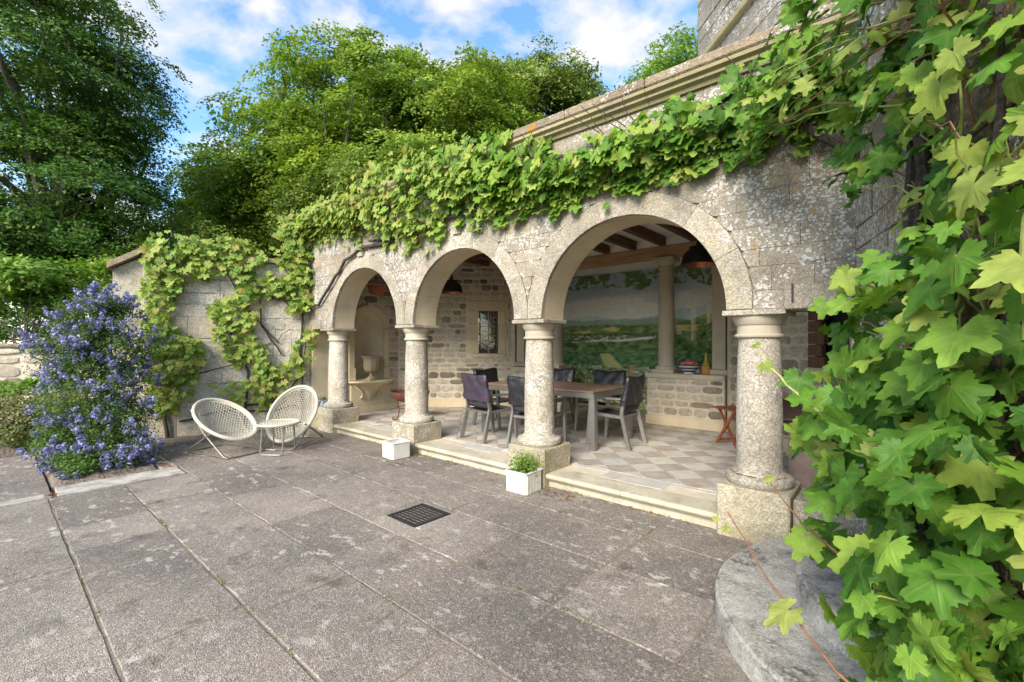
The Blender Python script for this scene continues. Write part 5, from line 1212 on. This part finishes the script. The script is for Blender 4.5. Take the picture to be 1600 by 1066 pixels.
for k, (pts, r0, r1) in enumerate([([(2.05, -.02), (2.12, .6), (2.1, 1.4), (2.05, 2.2), (1.9, 2.9)], .03, .014), ([(1.0, 0), (.98, .5), (.95, 1.0), (1.2, 1.7), (1.3, 2.3)], .026, .012), ([(.98, .45), (.5, .5), (.15, .9), (.05, 1.6)], .018, .010), ([(.12, 0.1), (.14, 1.2), (.12, 2.0), (.2, 2.9)], .022, .012), ([(.14, 2.05), (.45, 2.25), (.7, 2.3), (1.0, 2.9)], .02, .009), ([(.45, 1.3), (.75, 1.8), (.8, 2.5), (1.1, 2.85)], .014, .007), ([(.5, 1.5), (.95, 2.05), (1.25, 2.65)], .012, .006), ([(1.9, .25), (1.3, .38), (.7, .34), (.2, .4)], .016, .008), ([(1.7, 1.0), (1.2, 1.15), (.6, 1.5), (.3, 1.75)], .010, .005)]):
    branch(vg, [wp(*p) for p in pts], r0, r1, seed=100 + k, wob=.025)

# big-leaved vine on the house corner, close to the camera
vn = empty('grape_vine', (.1, 2.3, 0), 0, 'large-leaved green vine hanging over the house corner at the right edge', 'vine')
HD = Vector((.66, -2.2)).normalized(); HN = Vector((HD.y, -HD.x))         # along the wall towards the camera, and out from it
P = []; S = []; MT = []; 
def put(t0, t1, z0, z1, o0, o1, n, s0, s1, mats, pw):
    for _ in range(n):
        t_ = r.uniform(t0, t1); z_ = r.uniform(z0, z1); o_ = r.uniform(o0, o1)
        P.append((.12 + HD.x * t_ + HN.x * o_, 2.50 + HD.y * t_ + HN.y * o_, z_)); S.append(r.uniform(s0, s1)); MT.append(r.choice(mats, p=pw))
DP = ['vine_deep', 'vine_mid', 'vine_tip']
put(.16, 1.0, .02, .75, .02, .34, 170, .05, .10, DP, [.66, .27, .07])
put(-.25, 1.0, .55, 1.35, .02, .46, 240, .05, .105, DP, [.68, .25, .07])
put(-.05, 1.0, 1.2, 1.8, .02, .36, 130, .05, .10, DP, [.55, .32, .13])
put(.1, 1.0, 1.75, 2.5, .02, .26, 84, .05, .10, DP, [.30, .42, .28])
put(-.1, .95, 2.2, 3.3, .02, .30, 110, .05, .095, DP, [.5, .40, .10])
put(-.3, .35, .95, 1.75, .05, .40, 60, .05, .095, DP, [.6, .3, .1])
put(.5, 1.0, .5, 1.6, .10, .32, 26, .09, .125, DP, [.3, .45, .25])
for _ in range(190):                         # bridge between the arcade vine and the house corner
    t_ = r.uniform(0, 1); z_ = r.uniform(2.78, 3.22 + .55 * t_); q = (-.85 + t_ * .95, 3.62 - t_ * 1.0 - r.uniform(0, .35), z_ - .2 * (t_ > .6)); P.append(q); S.append(r.uniform(.05, .095)); MT.append(r.choice(DP, p=[.58, .34, .08]))
for _ in range(50): t_ = r.uniform(0, 1); P.append((-.30 + t_ * .3, 3.25 - t_ * .6 - r.uniform(0, .2), r.uniform(2.25, 2.8))); S.append(r.uniform(.05, .09)); MT.append('vine_deep')
P = np.array(P); n = len(P)
outw = np.array([HN.x, HN.y, 0]); tocam = norm((CAMP - P) * np.array([1, 1, .2]))
Nn = outw * .55 + tocam * .5 + np.array([0, 0, .62]) + r.normal(size=(n, 3)) * .45; tp = np.array([HN.x * .5, HN.y * .5, -1.0]) + r.normal(size=(n, 3)) * .5
S = np.array(S) * np.clip(np.linalg.norm(P - CAMP, axis=1) / 1.75, .72, 1.0)   # youngest leaves sit outermost
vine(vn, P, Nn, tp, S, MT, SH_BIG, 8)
def hp(t_, o_, z_): return (.12 + HD.x * t_ + HN.x * o_, 2.50 + HD.y * t_ + HN.y * o_, z_)
for k, pts in enumerate([[hp(.05, .05, -.05), hp(.02, .07, 1.0), hp(-.02, .07, 2.0), hp(0, .06, 3.0), hp(.1, .06, 4.2)], [hp(.10, .08, -.05), hp(.12, .08, .8), hp(.06, .09, 1.7), hp(.08, .08, 2.6), hp(-.1, .1, 3.4)], [hp(.5, .06, -.05), hp(.55, .08, 1.0), hp(.6, .07, 2.2), hp(.7, .06, 3.4)]]): branch(vn, pts, (.035, .03, .014)[k], (.018, .015, .008)[k], seed=200 + k)
for k in range(110):
    i = r.integers(0, n); e = P[i]; t_ = r.uniform(0, .6); s0 = hp(t_, .06, max(.1, e[2] - r.uniform(.1, .5))); branch(vn, [s0, tuple((np.array(s0) + e) / 2 + np.array([0, 0, .06])), tuple(e)], .005, .0025, 'green_cane' if k % 3 else 'red_cane', 'shoot', .012, 300 + k)
# post beside the corner
mm = MB(); mm.box(.06, .12, 2.56, 2.62, -.05, 5.0, .008); tag(mm.ob('corner_post', 'bark'), 'dark weathered timber post at the house corner behind the vine', 'post')
# long young shoot reaching over the curved steps
def shoot(pts, mat, leaves, seed, r0=.006):
    branch(vn, pts, r0, .0025, mat, 'shoot', .006, seed)
    for (q, s, m_) in leaves:
        me = leaf_mesh(SH_BIG[seed % 6], m_); b_ = bpy.data.objects.new('leaf', me); link(b_, vn); nn = np.array([[-.3, -.6, .8]]) + r.normal(size=(1, 3)) * .2; F = leaf_frames(nn, np.array([[.2, -.3, -.9]]) + r.normal(size=(1, 3)) * .4)[0]
        b_.matrix_basis = vn.matrix_basis.inverted() @ Matrix([[*(F[k] * s), q[k]] for k in range(3)] + [[0, 0, 0, 1]])
shoot([(.12, 1.45, .40), (-.02, 1.50, .50), (-.17, 1.60, .58), (-.34, 1.73, .69), (-.50, 1.86, .84)], 'red_cane', [((-.27, 1.64, .65), .085, 'vine_tip'), ((-.50, 1.84, .79), .03, 'vine_tip'), ((-.55, 1.88, .80), .02, 'vine_tip'), ((-.02, 1.48, .52), .07, 'vine_tip'), ((.06, 1.42, .46), .06, 'vine_tip')], 401)
shoot([(.22, 1.55, 1.5), (.20, 1.42, 1.75), (.24, 1.36, 1.95), (.24, 1.33, 2.15)], 'green_cane', [((.22, 1.38, 1.85), .08, 'vine_tip'), ((.24, 1.33, 2.13), .035, 'vine_tip'), ((.20, 1.40, 1.66), .10, 'vine_tip')], 402)
shoot([(-.05, 2.0, 1.1), (-.28, 2.12, 1.25), (-.42, 2.2, 1.38), (-.48, 2.22, 1.48)], 'green_cane', [((-.30, 2.12, 1.28), .075, 'vine_mid'), ((-.44, 2.2, 1.40), .05, 'vine_tip'), ((-.48, 2.22, 1.48), .03, 'vine_tip')], 403)
shoot([(-.05, 2.1, .6), (-.3, 2.25, .72), (-.46, 2.4, .84)], 'red_cane', [((-.30, 2.22, .68), .10, 'vine_mid'), ((-.47, 2.4, .86), .035, 'vine_tip')], 404)

# small plants and litter
r = np.random.default_rng(90)
m = 900; q = r.normal(size=(m, 3)) * np.array([.065, .065, .055]); P = q + np.array([0, 0, .25]); P[:, 2] = np.maximum(P[:, 2], .165)
leaf_cloud('herb', P, np.array([0, 0, .7]) + r.normal(size=(m, 3)) * .7, .034, 'limeleaf', p1, .5, None, 91)['kind'] = 'stuff'
pb = empty('blue_pot', (-7.78, 3.92, .361), 0, 'small slate-blue pot on the low block left of the first column', 'pot')
mm = MB(); mm.box(-.09, .09, -.07, .07, .001, .12, .01); mm.ob('pot', 'pot_blue', pb)
m = 160; leaf_cloud('plant', r.normal(size=(m, 3)) * np.array([.05, .04, .03]) + np.array([0, 0, .15]), np.array([0, 0, 1.]) + r.normal(size=(m, 3)) * .7, .03, 'bushleaf', pb, .5, None, 92)['kind'] = 'stuff'
P = []
for (cx, cy, sx, sy, k) in ((-2.55, 3.66, .16, .08, 45), (-7.6, 2.9, .4, .7, 260), (-6.9, 1.45, .25, .05, 120), (-6.3, .42, .05, .03, 30), (-.84, 3.8, .3, .03, 10), (-2.3, 3.78, .5, .03, 18), (-4.4, 3.78, .5, .03, 12)):
    P.append(np.stack([r.normal(cx, sx, k), r.normal(cy, sy, k), np.full(k, .008) + r.random(k) * .006], 1))
P = np.concatenate(P); tag(leaf_cloud('leaf_litter', P, np.array([0, 0, 1.]) + r.normal(size=(len(P), 3)) * .25, .035, 'litter', None, .6, None, 93), 'dry brown fallen leaves scattered on the paving', 'leaf litter', kind='stuff')
k = 60; aa = r.uniform(3.4, 6.0, k); P = np.stack([-.845 + np.cos(aa) * .205, 4.0 + np.sin(aa) * .205, np.full(k, .475)], 1)
tag(leaf_cloud('leaf_litter', P, np.array([0, 0, 1.]) + r.normal(size=(k, 3)) * .4, .022, 'litter', None, .6, None, 94), 'dry leaf crumbs caught on the base of the right-hand column', 'leaf litter', kind='stuff')

P = []
for k in range(150):
    yy = rows[r.integers(5, 13)]; cx = r.uniform(-6.1 if yy < 1.6 else -8.2, .5); m = r.integers(5, 16); P.append(np.stack([r.normal(cx, .05, m), r.normal(yy, .006, m), np.abs(r.normal(.004, .005, m))], 1))
for k in range(60): m = 9; P.append(np.stack([r.normal(r.uniform(-7, -1), .05, m), r.normal(3.815, .012, m), np.abs(r.normal(.006, .008, m))], 1))
P = np.concatenate(P); tag(leaf_cloud('joint_moss', P, np.array([0, 0, .8]) + r.normal(size=(len(P), 3)) * .6, .016, 'dryleaf', None, .5, None, 95), 'moss and tiny weeds growing in the paving joints', 'moss', kind='stuff')

# ------------------------------------------------------------------ woven garden chairs
def weave(o, a, b, depth, name, seed=0):
    """open cane lattice over a shallow oval dish: hexagon net turned to real strips"""
    bm = bmesh.new(); st_ = .036; cells = {}
    def V(x, y):
        k = (round(x, 4), round(y, 4))
        if k not in cells: cells[k] = bm.verts.new((x, y, 0))
        return cells[k]
    h = st_ / math.sqrt(3)
    for i in range(-22, 23):
        for j in range(-26, 27):
            cx = st_ * (i + .5 * (j % 2)); cy = j * h * 1.5
            if (cx / a) ** 2 + (cy / b) ** 2 > .93: continue
            try: bm.faces.new([V(cx + h * math.sin(R(60 * k)), cy + h * math.cos(R(60 * k))) for k in range(6)])
            except ValueError: pass
    for v in bm.verts:
        q = (v.co.x / a) ** 2 + (v.co.y / b) ** 2; v.co.z = depth * (min(q, 1.1) ** 1.1 - 1)
    me = bpy.data.meshes.new(name); bm.to_mesh(me); bm.free()
    ob = mobj(name, me, 'cane', o); md = ob.modifiers.new('strips', 'WIREFRAME'); md.thickness = .0125; md.use_even_offset = False; md.use_boundary = True
    return ob
def ell(a, b, z=0, n=48): return [(a * math.cos(2 * math.pi * k / n), b * math.sin(2 * math.pi * k / n), z) for k in range(n)]
def saucer_chair(loc, rz, tilt, label):
    c = empty('woven_chair', loc, rz, label, 'chair', 'woven cane lounge chairs by the garden wall')
    seat = empty('seat_shell', (0, 0, .46), parent=c); seat.rotation_euler = (R(tilt), 0, 0)
    weave(seat, .34, .47, .20, 'woven_seat')
    mm = MB(); mm.tube(ell(.345, .475, .0), .024, 8, True); mm.tube(ell(.325, .452, -.022), .014, 6, True); mm.ob('rim', 'cane', seat)
    for s_ in (-1, 1):
        mm = MB(); mm.tube([(s_ * .30, .26, .60), (s_ * .27, .02, .30), (s_ * .26, -.40, .03), (s_ * .235, -.43, .012), (s_ * .10, -.44, .012), (0, -.44, .012)], .011, 7); mm.ob('leg', 'tube', c)
        mm = MB(); mm.tube([(s_ * .28, -.20, .34), (s_ * .27, .05, .22), (s_ * .26, .42, .03), (s_ * .235, .45, .012), (s_ * .10, .46, .012), (0, .46, .012)], .011, 7); mm.ob('leg', 'tube', c)
    mm = MB(); mm.tube([(-.265, .04, .26), (.265, .04, .26)], .008, 6); mm.ob('cross_bar', 'tube', c)
    for s_ in (-1, 1): mm = MB(); mm.tube([(s_ * .26, -.40, .03), (s_ * .26, .42, .03)], .007, 6); mm.ob('side_bar', 'tube', c)
    return c
saucer_chair((-7.02, 2.15, 0), R(104), 30, 'woven cane chair on the left, turned side-on, by the blue bush')
saucer_chair((-6.86, 2.98, 0), R(38), 50, 'woven cane chair on the right, seen from the front, beside the first column')
tbw = empty('woven_side_table', (-6.42, 2.60, 0), R(38), 'small round woven side table in front of the right-hand cane chair', 'side table')
o = weave(tbw, .26, .26, .03, 'woven_top'); o.location.z = .41
mm = MB(); mm.tube(ell(.265, .265, .41), .016, 8, True); mm.ob('rim', 'cane', tbw)
for s_ in (-1, 1): mm = MB(); mm.tube([(-.15, s_ * .12, .395), (-.15, s_ * .16, .04), (-.12, s_ * .165, .012), (.12, s_ * .165, .012), (.15, s_ * .16, .04), (.15, s_ * .12, .395)], .011, 7); mm.ob('leg_loop', 'tube', tbw)
mm = MB(); mm.tube([(-.15, -.16, .10), (-.15, .16, .10)], .007, 6); mm.ob('brace', 'tube', tbw)
